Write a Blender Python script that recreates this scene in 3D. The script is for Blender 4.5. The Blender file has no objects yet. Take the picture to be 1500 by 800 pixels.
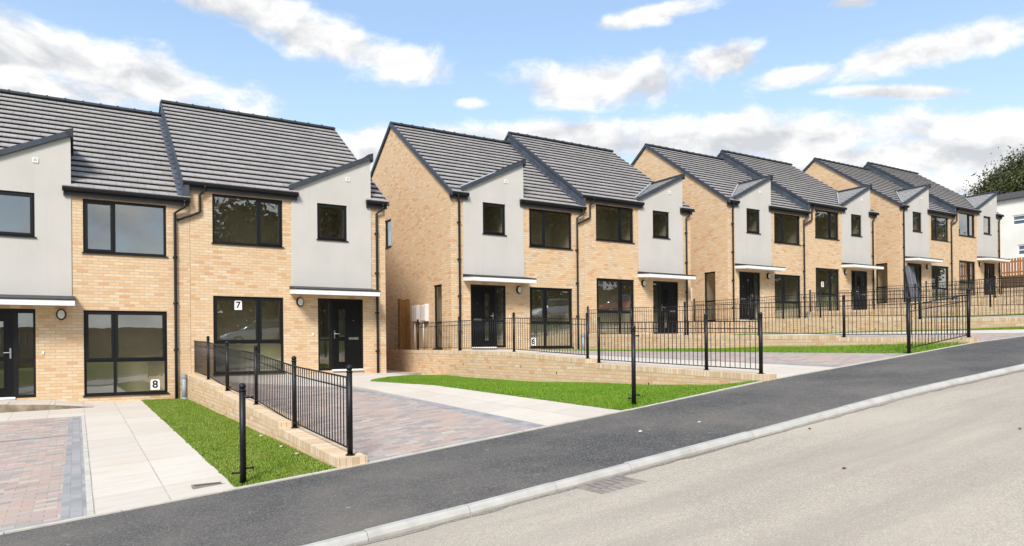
import bpy, bmesh, math, random
import numpy as np
from mathutils import Vector, Matrix
R = math.radians
rnd = random.Random(7)
scene = bpy.context.scene
COL = scene.collection

# ------------------------------------------------------------------ material helpers
class NT:
    """tiny node-tree builder"""
    def __init__(s, tree): s.t = tree; s.n = tree.nodes; s.l = tree.links
    def put(s, sock, v):
        if hasattr(v, 'is_output'): s.l.new(v, sock)
        elif v is not None: sock.default_value = v
    def m(s, op, a, b=None, c=None, clamp=False):
        nd = s.n.new('ShaderNodeMath'); nd.operation = op; nd.use_clamp = clamp
        s.put(nd.inputs[0], a)
        if b is not None: s.put(nd.inputs[1], b)
        if c is not None: s.put(nd.inputs[2], c)
        return nd.outputs[0]
    def vm(s, op, a, b=None, out=0):
        nd = s.n.new('ShaderNodeVectorMath'); nd.operation = op
        s.put(nd.inputs[0], a)
        if b is not None: s.put(nd.inputs[1], b)
        return nd.outputs[out]
    def mix(s, f, a, b, kind='RGBA', blend='MIX'):
        nd = s.n.new('ShaderNodeMix'); nd.data_type = kind
        if kind == 'RGBA':
            nd.blend_type = blend; i = (0, 6, 7); o = 2
        else: i = (0, 2, 3); o = 0
        s.put(nd.inputs[i[0]], f)
        for k, v in ((i[1], a), (i[2], b)):
            if isinstance(v, tuple) and len(v) == 3: v = v + (1,)
            s.put(nd.inputs[k], v)
        return nd.outputs[o]
    def sep(s, v):
        nd = s.n.new('ShaderNodeSeparateXYZ'); s.put(nd.inputs[0], v); return nd.outputs
    def comb(s, x, y, z=0.0):
        nd = s.n.new('ShaderNodeCombineXYZ')
        for i, v in enumerate((x, y, z)): s.put(nd.inputs[i], v)
        return nd.outputs[0]
    def noise(s, vec, scale, detail=4, rough=.55, out=0):
        nd = s.n.new('ShaderNodeTexNoise'); s.put(nd.inputs['Vector'], vec)
        nd.inputs['Scale'].default_value = scale; nd.inputs['Detail'].default_value = detail
        nd.inputs['Roughness'].default_value = rough
        return nd.outputs[out]
    def white(s, vec, out=0):
        nd = s.n.new('ShaderNodeTexWhiteNoise'); nd.noise_dimensions = '3D'; s.put(nd.inputs['Vector'], vec)
        return nd.outputs[out]
    def ramp(s, f, stops, interp='LINEAR'):
        nd = s.n.new('ShaderNodeValToRGB'); nd.color_ramp.interpolation = interp
        e = nd.color_ramp.elements
        while len(e) < len(stops): e.new(.5)
        for el, (p, c) in zip(e, stops):
            el.position = p; el.color = c + (1,) if len(c) == 3 else c
        s.put(nd.inputs[0], f); return nd.outputs[0]
    def rng(s, v, a, b, c=0., d=1., smooth=False):
        nd = s.n.new('ShaderNodeMapRange'); nd.clamp = True
        if smooth: nd.interpolation_type = 'SMOOTHSTEP'
        for i, q in enumerate((v, a, b, c, d)): s.put(nd.inputs[i], q)
        return nd.outputs[0]
    def obj(s):
        return s.n.new('ShaderNodeTexCoord').outputs['Object']
    def world(s): return s.n.new('ShaderNodeNewGeometry').outputs['Position']
    def normal(s): return s.n.new('ShaderNodeNewGeometry').outputs['Normal']
    def orand(s): return s.n.new('ShaderNodeObjectInfo').outputs['Random']
    def bump(s, h, strength=.4, dist=.01):
        nd = s.n.new('ShaderNodeBump'); nd.inputs['Strength'].default_value = strength
        nd.inputs['Distance'].default_value = dist; s.put(nd.inputs['Height'], h); return nd.outputs[0]

def new_mat(name):
    m = bpy.data.materials.new(name); m.use_nodes = True
    n = NT(m.node_tree)
    return m, n, m.node_tree.nodes['Principled BSDF']

def finish(n, b, col, rough=.8, bump=None, spec=.5, metal=0.):
    if isinstance(col, tuple) and len(col) == 3: col = col + (1,)
    n.put(b.inputs['Base Color'], col); n.put(b.inputs['Roughness'], rough)
    b.inputs['Specular IOR Level'].default_value = spec
    b.inputs['Metallic'].default_value = metal
    if bump is not None: n.l.new(bump, b.inputs['Normal'])

def plain(name, col, rough=.6, spec=.5, metal=0., var=.12, scale=6., bumpd=0.):
    """paint / plastic / metal with slight unevenness"""
    m, n, b = new_mat(name)
    p = n.obj()
    f = n.noise(p, scale, 6, .6)
    c = n.mix(n.rng(f, .3, .7), tuple(x * (1 - var) for x in col), tuple(min(1, x * (1 + var)) for x in col))
    r = n.m('ADD', rough - .06, n.m('MULTIPLY', n.noise(p, scale * 3, 3), .12))
    finish(n, b, c, r, n.bump(n.noise(p, scale * 12, 3), .3, bumpd) if bumpd else None, spec, metal)
    return m

def brick_mat(name, soldier=False, cols=None, mortar=(.48, .40, .30), bw=.225, bh=.075):
    m, n, b = new_mat(name)
    P = n.sep(n.obj()); N = n.sep(n.normal())
    side = n.m('GREATER_THAN', n.m('ABSOLUTE', N[0]), .6)
    top = n.m('GREATER_THAN', n.m('ABSOLUTE', N[2]), .75)
    U = n.mix(side, P[0], P[1], 'FLOAT'); V = P[2]
    if soldier:                                   # bricks laid on edge: 75 mm wide, full height
        U = n.mix(side, P[0], P[1], 'FLOAT'); U = n.mix(top, U, P[1], 'FLOAT')
        u = n.m('DIVIDE', U, .075); row = 0.; fu = n.m('FRACT', u)
        mu = n.m('MAXIMUM', n.m('LESS_THAN', fu, .1), n.m('GREATER_THAN', fu, .93))
        mort = mu; cell = n.comb(n.m('FLOOR', u), 3.3, 0.)
    else:
        row = n.m('FLOOR', n.m('DIVIDE', V, bh))
        u = n.m('ADD', n.m('DIVIDE', U, bw), n.m('MULTIPLY', n.m('MODULO', n.m('ABSOLUTE', row), 2.), .5))
        fu = n.m('FRACT', u); fv = n.m('FRACT', n.m('DIVIDE', V, bh))
        mort = n.m('MAXIMUM', n.m('LESS_THAN', fu, .013 / bw), n.m('LESS_THAN', fv, .015 / bh))
        cell = n.comb(n.m('FLOOR', u), row, side)
    cell = n.vm('ADD', cell, n.comb(n.m('MULTIPLY', n.orand(), 91.), 0., 0.))
    w = n.white(cell)
    cols = cols or [(0., (.58, .325, .165)), (.08, (.61, .38, .205)), (.2, (.64, .44, .26)), (.6, (.66, .475, .29)), (.86, (.67, .50, .32)), (1., (.70, .555, .39))]
    c = n.ramp(w, cols)
    p3 = n.obj()
    c = n.mix(n.rng(n.noise(p3, 38, 3), .35, .75, 0, .22), c, n.mix(.5, c, (.42, .25, .13)))
    c = n.mix(n.rng(n.noise(p3, .55, 4), .3, .7, 0., .13), c, n.mix(.6, c, (.50, .33, .18)))
    c = n.mix(mort, c, n.mix(n.noise(p3, 60, 2), tuple(x * .85 for x in mortar), mortar))
    h = n.m('SUBTRACT', n.m('MULTIPLY', n.noise(p3, 55, 3), .4), mort)
    finish(n, b, c, .9, n.bump(h, .55, .006), .25)
    return m

def tile_mat(name, col, tw=.33, gauge=.2801, y0=-.166, axis=0, light=1.):
    """flat interlocking concrete tiles: joints between tiles, tint from tile to tile (courses are modelled)"""
    m, n, b = new_mat(name)
    P = n.sep(n.obj())
    A, B = (P[0], P[1]) if axis == 0 else (P[1], P[0])
    row = n.m('FLOOR', n.m('DIVIDE', n.m('ADD', B, -y0 + .002), gauge))
    u = n.m('ADD', n.m('DIVIDE', A, tw), n.m('MULTIPLY', n.m('MODULO', n.m('ABSOLUTE', row), 2.), .5))
    fu = n.m('FRACT', u)
    joint = n.m('LESS_THAN', fu, .018)
    w = n.white(n.vm('ADD', n.comb(n.m('FLOOR', u), row, 0.), n.comb(n.m('MULTIPLY', n.orand(), 37.), 0., 0.)))
    k = n.m('ADD', .92, n.m('MULTIPLY', w, .16))
    p3 = n.obj()
    k = n.m('MULTIPLY', k, n.rng(n.noise(p3, 1.4, 5), .25, .75, .92, 1.07))
    k = n.m('MULTIPLY', k, n.rng(n.noise(p3, 45, 3), .2, .8, .92, 1.07))
    c = n.vm('SCALE', col, None); c.node.inputs[3].default_value = 1.
    n.l.new(k, c.node.inputs[3])
    c = n.mix(joint, c, (.025, .025, .03))
    finish(n, b, c, n.rng(n.noise(p3, 8, 4), .3, .7, .42, .60), n.bump(n.m('SUBTRACT', n.m('MULTIPLY', n.noise(p3, 70, 3), .3), joint), .35, .004), .5)
    return m

def render_mat(name, col):
    m, n, b = new_mat(name)
    p = n.obj(); P = n.sep(p)
    c = n.mix(n.rng(n.noise(p, .9, 5), .3, .7), tuple(x * .92 for x in col), tuple(min(1, x * 1.02) for x in col))
    st = n.noise(n.comb(n.m('MULTIPLY', P[0], 7.), n.m('MULTIPLY', P[1], 7.), n.m('MULTIPLY', P[2], .5)), 1., 4)
    c = n.mix(n.rng(st, .52, .8, 0., .22), c, tuple(x * .75 for x in col))
    finish(n, b, c, .92, n.bump(n.noise(p, 90, 3), .25, .004), .2)
    return m

def glass_mat():
    m, n, b = new_mat('window_glass')
    n.n.remove(b); out = n.n['Material Output']
    g = n.n.new('ShaderNodeBsdfGlossy'); g.inputs['Roughness'].default_value = .004
    g.inputs['Color'].default_value = (.92, .95, .96, 1)
    wob = n.bump(n.noise(n.obj(), 1.1, 2), .06, .02); n.l.new(wob, g.inputs['Normal'])
    t = n.n.new('ShaderNodeBsdfTransparent'); t.inputs['Color'].default_value = (.82, .83, .78, 1)
    fr = n.n.new('ShaderNodeFresnel'); fr.inputs['IOR'].default_value = 1.62
    f = n.m('MULTIPLY', fr.outputs[0], 2.3, clamp=True); f = n.m('MINIMUM', n.m('ADD', f, .12), .48)
    mx = n.n.new('ShaderNodeMixShader'); n.l.new(f, mx.inputs[0]); n.l.new(t.outputs[0], mx.inputs[1]); n.l.new(g.outputs[0], mx.inputs[2])
    n.l.new(mx.outputs[0], out.inputs['Surface'])
    return m

def paver_mat(name, cols, bw=.21, bh=.105, joint=.008, rot=False):
    m, n, b = new_mat(name)
    P = n.sep(n.world()); X, Y = (P[0], P[1]) if not rot else (P[1], P[0])
    row = n.m('FLOOR', n.m('DIVIDE', Y, bh))
    u = n.m('ADD', n.m('DIVIDE', X, bw), n.m('MULTIPLY', n.m('MODULO', n.m('ABSOLUTE', row), 2.), .5))
    fu = n.m('FRACT', u); fv = n.m('FRACT', n.m('DIVIDE', Y, bh))
    jt = n.m('MAXIMUM', n.m('LESS_THAN', fu, joint / bw), n.m('LESS_THAN', fv, joint / bh))
    w = n.white(n.comb(n.m('FLOOR', u), row, 0.))
    c = n.ramp(w, cols)
    p = n.world()
    c = n.mix(n.rng(n.noise(p, 30, 3), .3, .7, 0, .35), c, n.mix(.5, c, (.34, .325, .31)))
    c = n.mix(n.rng(n.noise(p, .7, 4), .35, .7, 0., .25), c, (.42, .38, .36))
    c = n.mix(jt, c, n.mix(n.noise(p, 3, 3), (.16, .15, .14), (.38, .34, .29)))
    finish(n, b, c, .85, n.bump(n.m('SUBTRACT', n.m('MULTIPLY', n.noise(p, 60, 3), .3), jt), .5, .006), .3)
    return m

def slab_mat():
    m, n, b = new_mat('concrete_flagstones')
    p = n.world(); P = n.sep(p)
    s = .65
    u = n.m('DIVIDE', n.m('ADD', P[0], .445), s); v = n.m('DIVIDE', n.m('ADD', P[1], .1), .9)
    fu = n.m('FRACT', u); fv = n.m('FRACT', v)
    jt = n.m('MAXIMUM', n.m('LESS_THAN', fu, .012 / s), n.m('LESS_THAN', fv, .007 / .9))
    w = n.white(n.comb(n.m('FLOOR', u), n.m('FLOOR', v), 0.))
    c = n.ramp(w, [(0., (.51, .465, .405)), (.5, (.545, .50, .435)), (1., (.575, .53, .465))])
    c = n.mix(n.rng(n.noise(p, 1.1, 6, .62), .42, .72, 0, .5), c, (.53, .44, .355))
    c = n.mix(n.rng(n.noise(p, 6, 5), .45, .75, 0, .25), c, (.60, .56, .50))
    c = n.mix(n.rng(n.noise(n.comb(n.m('MULTIPLY', P[0], .8), n.m('MULTIPLY', P[1], 6.), 0.), 1.3, 4), .52, .75, 0, .45), c, (.42, .35, .28))
    c = n.mix(n.m('MULTIPLY', jt, n.rng(n.noise(p, 2.3, 3), .35, .6, .35, 1.)), c, (.33, .28, .22))
    finish(n, b, c, .88, n.bump(n.m('SUBTRACT', n.m('MULTIPLY', n.noise(p, 50, 4), .3), jt), .4, .004), .25)
    return m

def asphalt_mat(name, c0, c1, patch, grit=.5, rough=.9, streak=False, sc=1.):
    m, n, b = new_mat(name)
    p = n.world(); P = n.sep(p)
    f = n.noise(p, 90 * sc, 3, .7)
    c = n.mix(n.rng(f, .32, .68), c0, c1)
    vor = n.n.new('ShaderNodeTexVoronoi'); n.put(vor.inputs['Vector'], p); vor.inputs['Scale'].default_value = 75 * sc
    chips = n.m('GREATER_THAN', n.sep(vor.outputs['Color'])[0], .80)
    c = n.mix(n.m('MULTIPLY', chips, grit), c, tuple(min(.8, x * 2.0) for x in c1))
    dark = n.m('LESS_THAN', n.sep(vor.outputs['Color'])[1], .16)
    c = n.mix(n.m('MULTIPLY', dark, .5 / sc), c, tuple(x * .42 for x in c0))
    big = n.noise(p, .55, 6, .6)
    c = n.mix(n.rng(big, .40, .72, 0, .65), c, patch)
    c = n.mix(n.rng(n.noise(p, 3.2, 5, .65), .52, .78, 0, .45), c, n.mix(.5, c, patch))
    if streak:   # traffic and dust bands along the road
        v = n.comb(n.m('MULTIPLY', P[0], .10), n.m('ADD', P[1], n.m('MULTIPLY', P[0], .02)), 0.)
        c = n.mix(n.rng(n.noise(v, 1.5, 5, .6), .42, .66, 0, .55), c, tuple(x * .92 for x in (c0[0], c0[1] * 1.03, c0[2] * 1.10)))
    # spilt pale mortar and soil specks
    sp = n.noise(p, 9, 2, .5)
    c = n.mix(n.rng(sp, .72, .80, 0, .5), c, (.42, .37, .30))
    finish(n, b, c, rough, n.bump(n.m('ADD', f, n.m('MULTIPLY', vor.outputs['Distance'], .6)), .5, .006), .12)
    return m

def wood_mat(name, a, bcol):
    m, n, b = new_mat(name)
    p = n.obj(); P = n.sep(p)
    g = n.noise(n.comb(n.m('MULTIPLY', P[0], 9.), n.m('MULTIPLY', P[1], 9.), n.m('MULTIPLY', P[2], .8)), 2.5, 6, .6)
    k = n.white(n.comb(n.m('FLOOR', n.m('MULTIPLY', n.m('ADD', P[0], P[1]), 9.)), 1., 0.))
    c = n.mix(n.rng(g, .3, .7), a, bcol)
    c = n.mix(n.m('MULTIPLY', k, .5), c, tuple(x * .6 for x in a))
    kn = n.noise(p, 7, 2); c = n.mix(n.rng(kn, .68, .74, 0, .7), c, tuple(x * .35 for x in a))
    finish(n, b, c, .85, n.bump(g, .3, .004), .2)
    return m

def foliage_mat(name, stops, patch=None):
    m, n, b = new_mat(name)
    p = n.world()
    w = n.white(n.n.new('ShaderNodeNewGeometry').outputs['Random Per Island']) if False else n.n.new('ShaderNodeNewGeometry').outputs['Random Per Island']
    c = n.ramp(w, stops)
    c = n.mix(n.rng(n.noise(p, .9, 3), .3, .7, 0., .55), c, stops[0][1])
    if patch:
        Pp = n.sep(p); roll_ = n.white(n.comb(n.m('FLOOR', n.m('DIVIDE', Pp[0], .42)), n.m('FLOOR', n.m('DIVIDE', Pp[1], 1.7)), 0.))
        c = n.mix(n.m('MULTIPLY', roll_, .35), c, tuple(x * .72 for x in stops[1][1]))
        c = n.mix(n.rng(n.noise(p, 1.7, 5, .65), .48, .70, 0., .65), c, patch)
    finish(n, b, c, .6, None, .3)
    b.inputs['Transmission Weight'].default_value = 0.
    return m

M = {}
M['brick'] = brick_mat('buff_brick')
M['coping'] = brick_mat('brick_on_edge', True, cols=[(0., (.56, .40, .24)), (.5, (.66, .50, .33)), (1., (.73, .59, .43))])
M['tile'] = tile_mat('roof_tiles', (.33, .315, .308))
M['bay_tile'] = tile_mat('bay_roof_tiles', (.31, .297, .29), axis=1, gauge=.29)
M['slate_trim'] = plain('slate_grey_trim', (.044, .054, .070), .5, .3, var=.18, scale=3)
M['cheek'] = plain('slate_grey_cladding', (.058, .069, .087), .5, .3, var=.3, scale=2.2)
M['fascia'] = plain('fascia_board', (.032, .034, .040), .5, .3)
M['gutter'] = plain('black_plastic', (.011, .011, .012), .5, .3, var=.2)
M['frame'] = plain('window_frame_grey', (.0075, .0075, .008), .42, .3)
M['door'] = plain('black_door', (.0045, .0045, .005), .38, .25)
M['chrome'] = plain('brushed_steel', (.62, .61, .59), .28, .5, 1., .08, 20)
M['render'] = render_mat('grey_render', (.53, .51, .48))
M['white'] = plain('white_plastic', (.78, .78, .77), .45, .5, var=.05)
M['cream'] = plain('lamp_diffuser', (.62, .62, .58), .35, .5, var=.05)
M['glass'] = glass_mat()
M['room'] = plain('plaster_room', (.66, .60, .47), .9, .2, var=.05)
M['lead'] = plain('lead_flashing', (.30, .31, .33), .5, .5)
M['railing'] = plain('black_railing_paint', (.009, .009, .010), .45, .3, var=.3, scale=25)
M['wood'] = wood_mat('stained_timber', (.24, .125, .042), (.34, .19, .075))
M['wood_red'] = wood_mat('red_brown_timber', (.33, .14, .05), (.42, .20, .08))
M['wood_old'] = wood_mat('old_timber', (.12, .075, .04), (.19, .12, .07))
M['pipe_grey'] = plain('grey_plastic_pipe', (.26, .30, .34), .5, .4)
M['meter'] = plain('white_meter_box', (.72, .70, .70), .5, .4, var=.05)
M['sheet'] = plain('grey_sheeting', (.12, .125, .15), .8, .15, var=.2, scale=2)
M['paver'] = paver_mat('block_paving', [(0., (.24, .22, .215)), (.2, (.33, .275, .25)), (.48, (.41, .30, .25)), (.66, (.44, .30, .24)), (.78, (.46, .335, .28)), (.90, (.36, .33, .30)), (1., (.50, .42, .345))])
M['paver_edge'] = paver_mat('charcoal_block_edging', [(0., (.20, .203, .215)), (.5, (.255, .26, .272)), (1., (.31, .315, .32))], rot=True)
M['paver_band'] = paver_mat('charcoal_block_band', [(0., (.20, .203, .215)), (.5, (.255, .26, .272)), (1., (.31, .315, .32))])
M['slab'] = slab_mat()
M['tarmac'] = asphalt_mat('pavement_tarmac', (.044, .043, .043), (.120, .117, .114), (.20, .178, .155), .46, sc=1.15)
M['road'] = asphalt_mat('worn_road', (.315, .272, .222), (.455, .402, .335), (.475, .42, .345), .24, streak=True, sc=1.4)
M['kerb'] = plain('kerb_concrete', (.40, .39, .365), .85, .2, var=.16, scale=4, bumpd=.002)
M['edging'] = plain('edging_concrete', (.48, .45, .40), .88, .2, var=.15, scale=6, bumpd=.002)
M['iron'] = plain('cast_iron', (.23, .20, .175), .8, .3, 0., .3, 12)
M['stain'] = plain('stained_concrete', (.25, .20, .145), .9, .1, var=.45, scale=5)
M['gutter_dirt'] = asphalt_mat('gutter_grit', (.13, .115, .10), (.26, .23, .20), (.33, .29, .245), .4)
M['iron_dark'] = plain('grey_iron', (.085, .083, .08), .7, .3)
M['soil'] = plain('soil', (.13, .15, .04), .95, .1, var=.3, scale=5, bumpd=.01)
M['earth'] = plain('rough_ground', (.10, .115, .05), .95, .1, var=.35, scale=.4)
M['grass'] = foliage_mat('lawn_grass', [(0., (.09, .195, .008)), (.5, (.155, .30, .012)), (.85, (.20, .36, .025)), (1., (.28, .35, .07))], (.19, .24, .035))
M['grass_dull'] = foliage_mat('dull_lawn_grass', [(0., (.12, .20, .016)), (.5, (.185, .295, .022)), (.85, (.24, .31, .045)), (1., (.34, .34, .12))], (.24, .265, .06))
M['leaf'] = foliage_mat('tree_leaves', [(0., (.030, .042, .014)), (.5, (.065, .080, .026)), (.85, (.11, .12, .04)), (1., (.18, .13, .04))])
M['leaf_dark'] = foliage_mat('hedge_leaves', [(0., (.03, .034, .012)), (.6, (.05, .052, .018)), (1., (.075, .075, .026))])
M['bark'] = plain('bark', (.075, .06, .045), .95, .1, var=.4, scale=8, bumpd=.02)
M['pale_render'] = render_mat('cream_render', (.82, .80, .75))
M['flat_roof'] = plain('dark_roof_edge', (.10, .10, .11), .7, .3)
M['paper'] = plain('white_card', (.80, .80, .80), .6, .3, var=.03)
M['ink'] = plain('black_ink', (.01, .01, .01), .6, .3)
M['rubber'] = plain('tyre_rubber', (.012, .012, .012), .8, .3)
M['car_silver'] = plain('silver_paint', (.42, .44, .46), .25, .6, .5)
M['car_white'] = plain('pale_paint', (.62, .64, .65), .25, .6, 0.)
M['car_red'] = plain('red_paint', (.42, .03, .02), .25, .6, 0.)
M['car_glass'] = plain('car_glass', (.02, .025, .03), .08, .6, 0.)
M['dryleaf'] = plain('dry_leaf', (.24, .12, .06), .8, .2)
M['blue_frame'] = plain('glazing_blue', (.10, .14, .19), .1, .6)

# ------------------------------------------------------------------ mesh helpers
class MB:
    def __init__(s): s.v = []; s.f = []
    def poly(s, *pts):
        i = len(s.v); s.v += [tuple(p) for p in pts]; s.f.append(tuple(range(i, i + len(pts))))
    def box(s, x0, x1, y0, y1, z0, z1):
        s.hexa([(x0, y0, z0), (x1, y0, z0), (x1, y1, z0), (x0, y1, z0)], [(x0, y0, z1), (x1, y0, z1), (x1, y1, z1), (x0, y1, z1)])
    def hexa(s, b, t):
        i = len(s.v); n = len(b); s.v += [tuple(p) for p in b] + [tuple(p) for p in t]
        s.f.append(tuple(i + k for k in range(n - 1, -1, -1))); s.f.append(tuple(i + n + k for k in range(n)))
        for k in range(n):
            j = (k + 1) % n; s.f.append((i + k, i + j, i + n + j, i + n + k))
    def prism(s, prof, a, b):
        """prof: list of points -> hexa between prof+a and prof+b offsets"""
        a = Vector(a); b = Vector(b)
        s.hexa([tuple(Vector(p) + a) for p in prof], [tuple(Vector(p) + b) for p in prof])
    def tube(s, pts, r, n=10, caps=True, r2=None):
        pts = [Vector(p) for p in pts]; i0 = len(s.v); k = len(pts)
        rs = r if isinstance(r, (list, tuple)) else [r] * k
        prev = None
        for q in range(k):
            t = (pts[min(q + 1, k - 1)] - pts[max(q - 1, 0)]).normalized()
            if prev is None:
                a = Vector((0, 0, 1)) if abs(t.z) < .9 else Vector((1, 0, 0))
                e = t.cross(a).normalized()
            else: e = (prev - t * prev.dot(t)).normalized()
            prev = e; g = t.cross(e)
            for j in range(n):
                an = 2 * math.pi * j / n
                s.v.append(tuple(pts[q] + (e * math.cos(an) + g * math.sin(an)) * rs[q]))
        for q in range(k - 1):
            for j in range(n):
                a = i0 + q * n + j; b = i0 + q * n + (j + 1) % n
                s.f.append((a, b, b + n, a + n))
        if caps:
            s.f.append(tuple(i0 + j for j in range(n - 1, -1, -1))); s.f.append(tuple(i0 + (k - 1) * n + j for j in range(n)))
    def ball(s, c, r, nu=10, nv=7, sz=1.):
        i0 = len(s.v); c = Vector(c)
        for a in range(1, nv):
            th = math.pi * a / nv
            for j in range(nu):
                ph = 2 * math.pi * j / nu
                s.v.append(tuple(c + Vector((r * math.sin(th) * math.cos(ph), r * math.sin(th) * math.sin(ph), r * sz * math.cos(th)))))
        s.v.append(tuple(c + Vector((0, 0, r * sz)))); s.v.append(tuple(c - Vector((0, 0, r * sz))))
        T = len(s.v) - 2; B = T + 1
        for a in range(nv - 2):
            for j in range(nu):
                p = i0 + a * nu + j; q = i0 + a * nu + (j + 1) % nu
                s.f.append((p, q, q + nu, p + nu))
        for j in range(nu):
            s.f.append((T, i0 + (j + 1) % nu, i0 + j)); l = i0 + (nv - 2) * nu
            s.f.append((B, l + j, l + (j + 1) % nu))
    def build(s, name, mat, parent=None, smooth=False, bevel=0.):
        me = bpy.data.meshes.new(name); me.from_pydata(s.v, [], s.f)
        bm = bmesh.new(); bm.from_mesh(me)
        if bevel:
            bmesh.ops.remove_doubles(bm, verts=bm.verts, dist=1e-5)
            bmesh.ops.recalc_face_normals(bm, faces=bm.faces)
            bmesh.ops.bevel(bm, geom=[e for e in bm.edges if len(e.link_faces) == 2 and e.calc_face_angle(0) > .5], offset=bevel, segments=2, affect='EDGES', profile=.6)
        bmesh.ops.recalc_face_normals(bm, faces=bm.faces)
        bm.to_mesh(me); bm.free()
        if smooth: me.polygons.foreach_set('use_smooth', [True] * len(me.polygons))
        me.materials.append(mat)
        o = bpy.data.objects.new(name, me); COL.objects.link(o)
        if parent: o.parent = parent
        return o

def tag(o, label=None, cat=None, group=None, kind=None):
    if label: o['label'] = label
    if cat: o['category'] = cat
    if group: o['group'] = group
    if kind: o['kind'] = kind
    return o
def empty(name, loc=(0, 0, 0), rz=0.):
    o = bpy.data.objects.new(name, None); o.empty_display_size = .3; COL.objects.link(o)
    o.location = loc; o.rotation_euler.z = rz; return o
def copy_tree(o, parent=None):
    c = o.copy(); COL.objects.link(c); c.parent = parent
    for ch in list(o.children): copy_tree(ch, c)
    return c

# ------------------------------------------------------------------ terrain functions
BLK = {'A': (-13.23, -.165, -1.042, -.0042), 'B': (0., 0., 0., 0.), 'C': (13.08, -.037, 1.036, .0006), 'D': (26.2, -.08, 2.10, .0026)}
HW = 5.466; STEP = .438
_XS = [-90, -60, -16, -10.9, -7.6, -3.5, -.5, 2.6, 5.4, 8, 13, 20, 30, 60, 120]
_ZS = [-7.6, -5.2, -2.0, -1.53, -1.25, -.85, -.53, -.25, .03, .22, .62, 1.18, 1.98, 4.2, 7.6]
def zb(x): return float(np.interp(x, _XS, _ZS))
def yb(x):                                   # back edge of the pavement
    return -12.6 - .0045 * max(0., x + 4) ** 2 if x < 10 else -12.6 - .0045 * 196 - .03 * (x - 10)
def yk(x):                                   # kerb line
    return yb(x) - 2.375 - .002 * max(0, x) - .012 * max(0, -6 - x)
def pav_z(x, y): return zb(x) + .02 * (y - yb(x))
def kerb_up(x): return .055 if x < -8.2 else (.10 if x > -7.6 else .055 + .045 * (x + 8.2) / .6)
def road_z(x, y):
    k = yk(x); d = k - y
    return zb(x) - .045 - .068 + .022 * min(d, 3.) - .022 * max(0, d - 3.2)
UNITS = []
for bk, (bx0, by0, bz0, _) in BLK.items():
    UNITS.append((bx0 - 1.2, bx0 + 5.53, bz0)); UNITS.append((bx0 + 5.53, bx0 + 12.5, bz0 + STEP))
def floor_at(x):
    for a, b, z in UNITS:
        if a - 1e-6 <= x < b: return z
    return UNITS[0][2] if x < 0 else UNITS[-1][2]
def plot_z(side):
    """ground of one plot; side = (x0, x1, z at facade left, z at facade right)"""
    x0, x1, za, zc = side
    def fn(x, y):
        zf = za + (zc - za) * min(1, max(0, (x - x0) / (x1 - x0)))
        t = min(1.05, max(0., y / yb(x)))
        return zf + (zb(x) + .004 - zf) * t
    return fn

def right_z(bx0, bz0):
    zf = bz0 + STEP - .075; z0 = plot_z((bx0 + 6., bx0 + 12.46, zf, zf)); q = bx0 + 13.23
    def fn(x, y):
        w = min(1, max(0., (x - q + 3.5) / 2.73)) ** 1.3
        return z0(x, y) - w * float(np.interp(-y, [-12, -3.7, .9, 5.2, 10, 11.9, 12.62], [.05, .08, .17, .23, .15, .10, 0]))
    return fn

def sheet(name, mat, xl, xr, y0, y1, zfn, nx=6, ny=24, lift=0., skirt=.12, kind='structure'):
    """ground sheet between x = xl(y) and xr(y), y from y0 down to y1(x), with a skirt"""
    mb = MB(); idx = {}
    fl = xl if callable(xl) else (lambda t: xl)
    fr = xr if callable(xr) else (lambda t: xr)
    for j in range(ny + 1):
        t = j / ny
        for i in range(nx + 1):
            s = i / nx
            a, b = fl(t), fr(t); x = a + (b - a) * s
            ya = y0(x) if callable(y0) else y0; yz = y1(x) if callable(y1) else y1
            y = ya + (yz - ya) * t
            idx[(i, j)] = len(mb.v); mb.v.append((x, y, zfn(x, y) + lift))
    for j in range(ny):
        for i in range(nx):
            mb.f.append((idx[i, j], idx[i, j + 1], idx[i + 1, j + 1], idx[i + 1, j]))
    if skirt:
        rim = [(i, 0) for i in range(nx + 1)] + [(nx, j) for j in range(1, ny + 1)] + [(i, ny) for i in range(nx - 1, -1, -1)] + [(0, j) for j in range(ny - 1, 0, -1)]
        lo = []
        for k in rim:
            v = mb.v[idx[k]]; lo.append(len(mb.v)); mb.v.append((v[0], v[1], v[2] - skirt))
        for q in range(len(rim)):
            w = (q + 1) % len(rim)
            mb.f.append((idx[rim[q]], lo[q], lo[w], idx[rim[w]]))
    o = mb.build(name, mat)
    if kind: o['kind'] = kind
    return o

# ------------------------------------------------------------------ house
TAN = .7067; EZ = 5.09; EV = -.166; RV = 4.876; RZ = 8.653; DEP = 9.752
def roofz(v): return EZ + TAN * (v - EV) if v <= RV else RZ - TAN * (v - RV)
B0, B1, BAYZ = .457, 2.822, 2.4275
BLO, BHI = 5.298, 6.425
UW = (3.064, 4.909, 3.504, 4.837); GW = (3.060, 4.908, -.022, 2.091)
DR = (.721, 2.085); BW = (1.201, 2.087, 3.806, 4.859)

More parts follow.
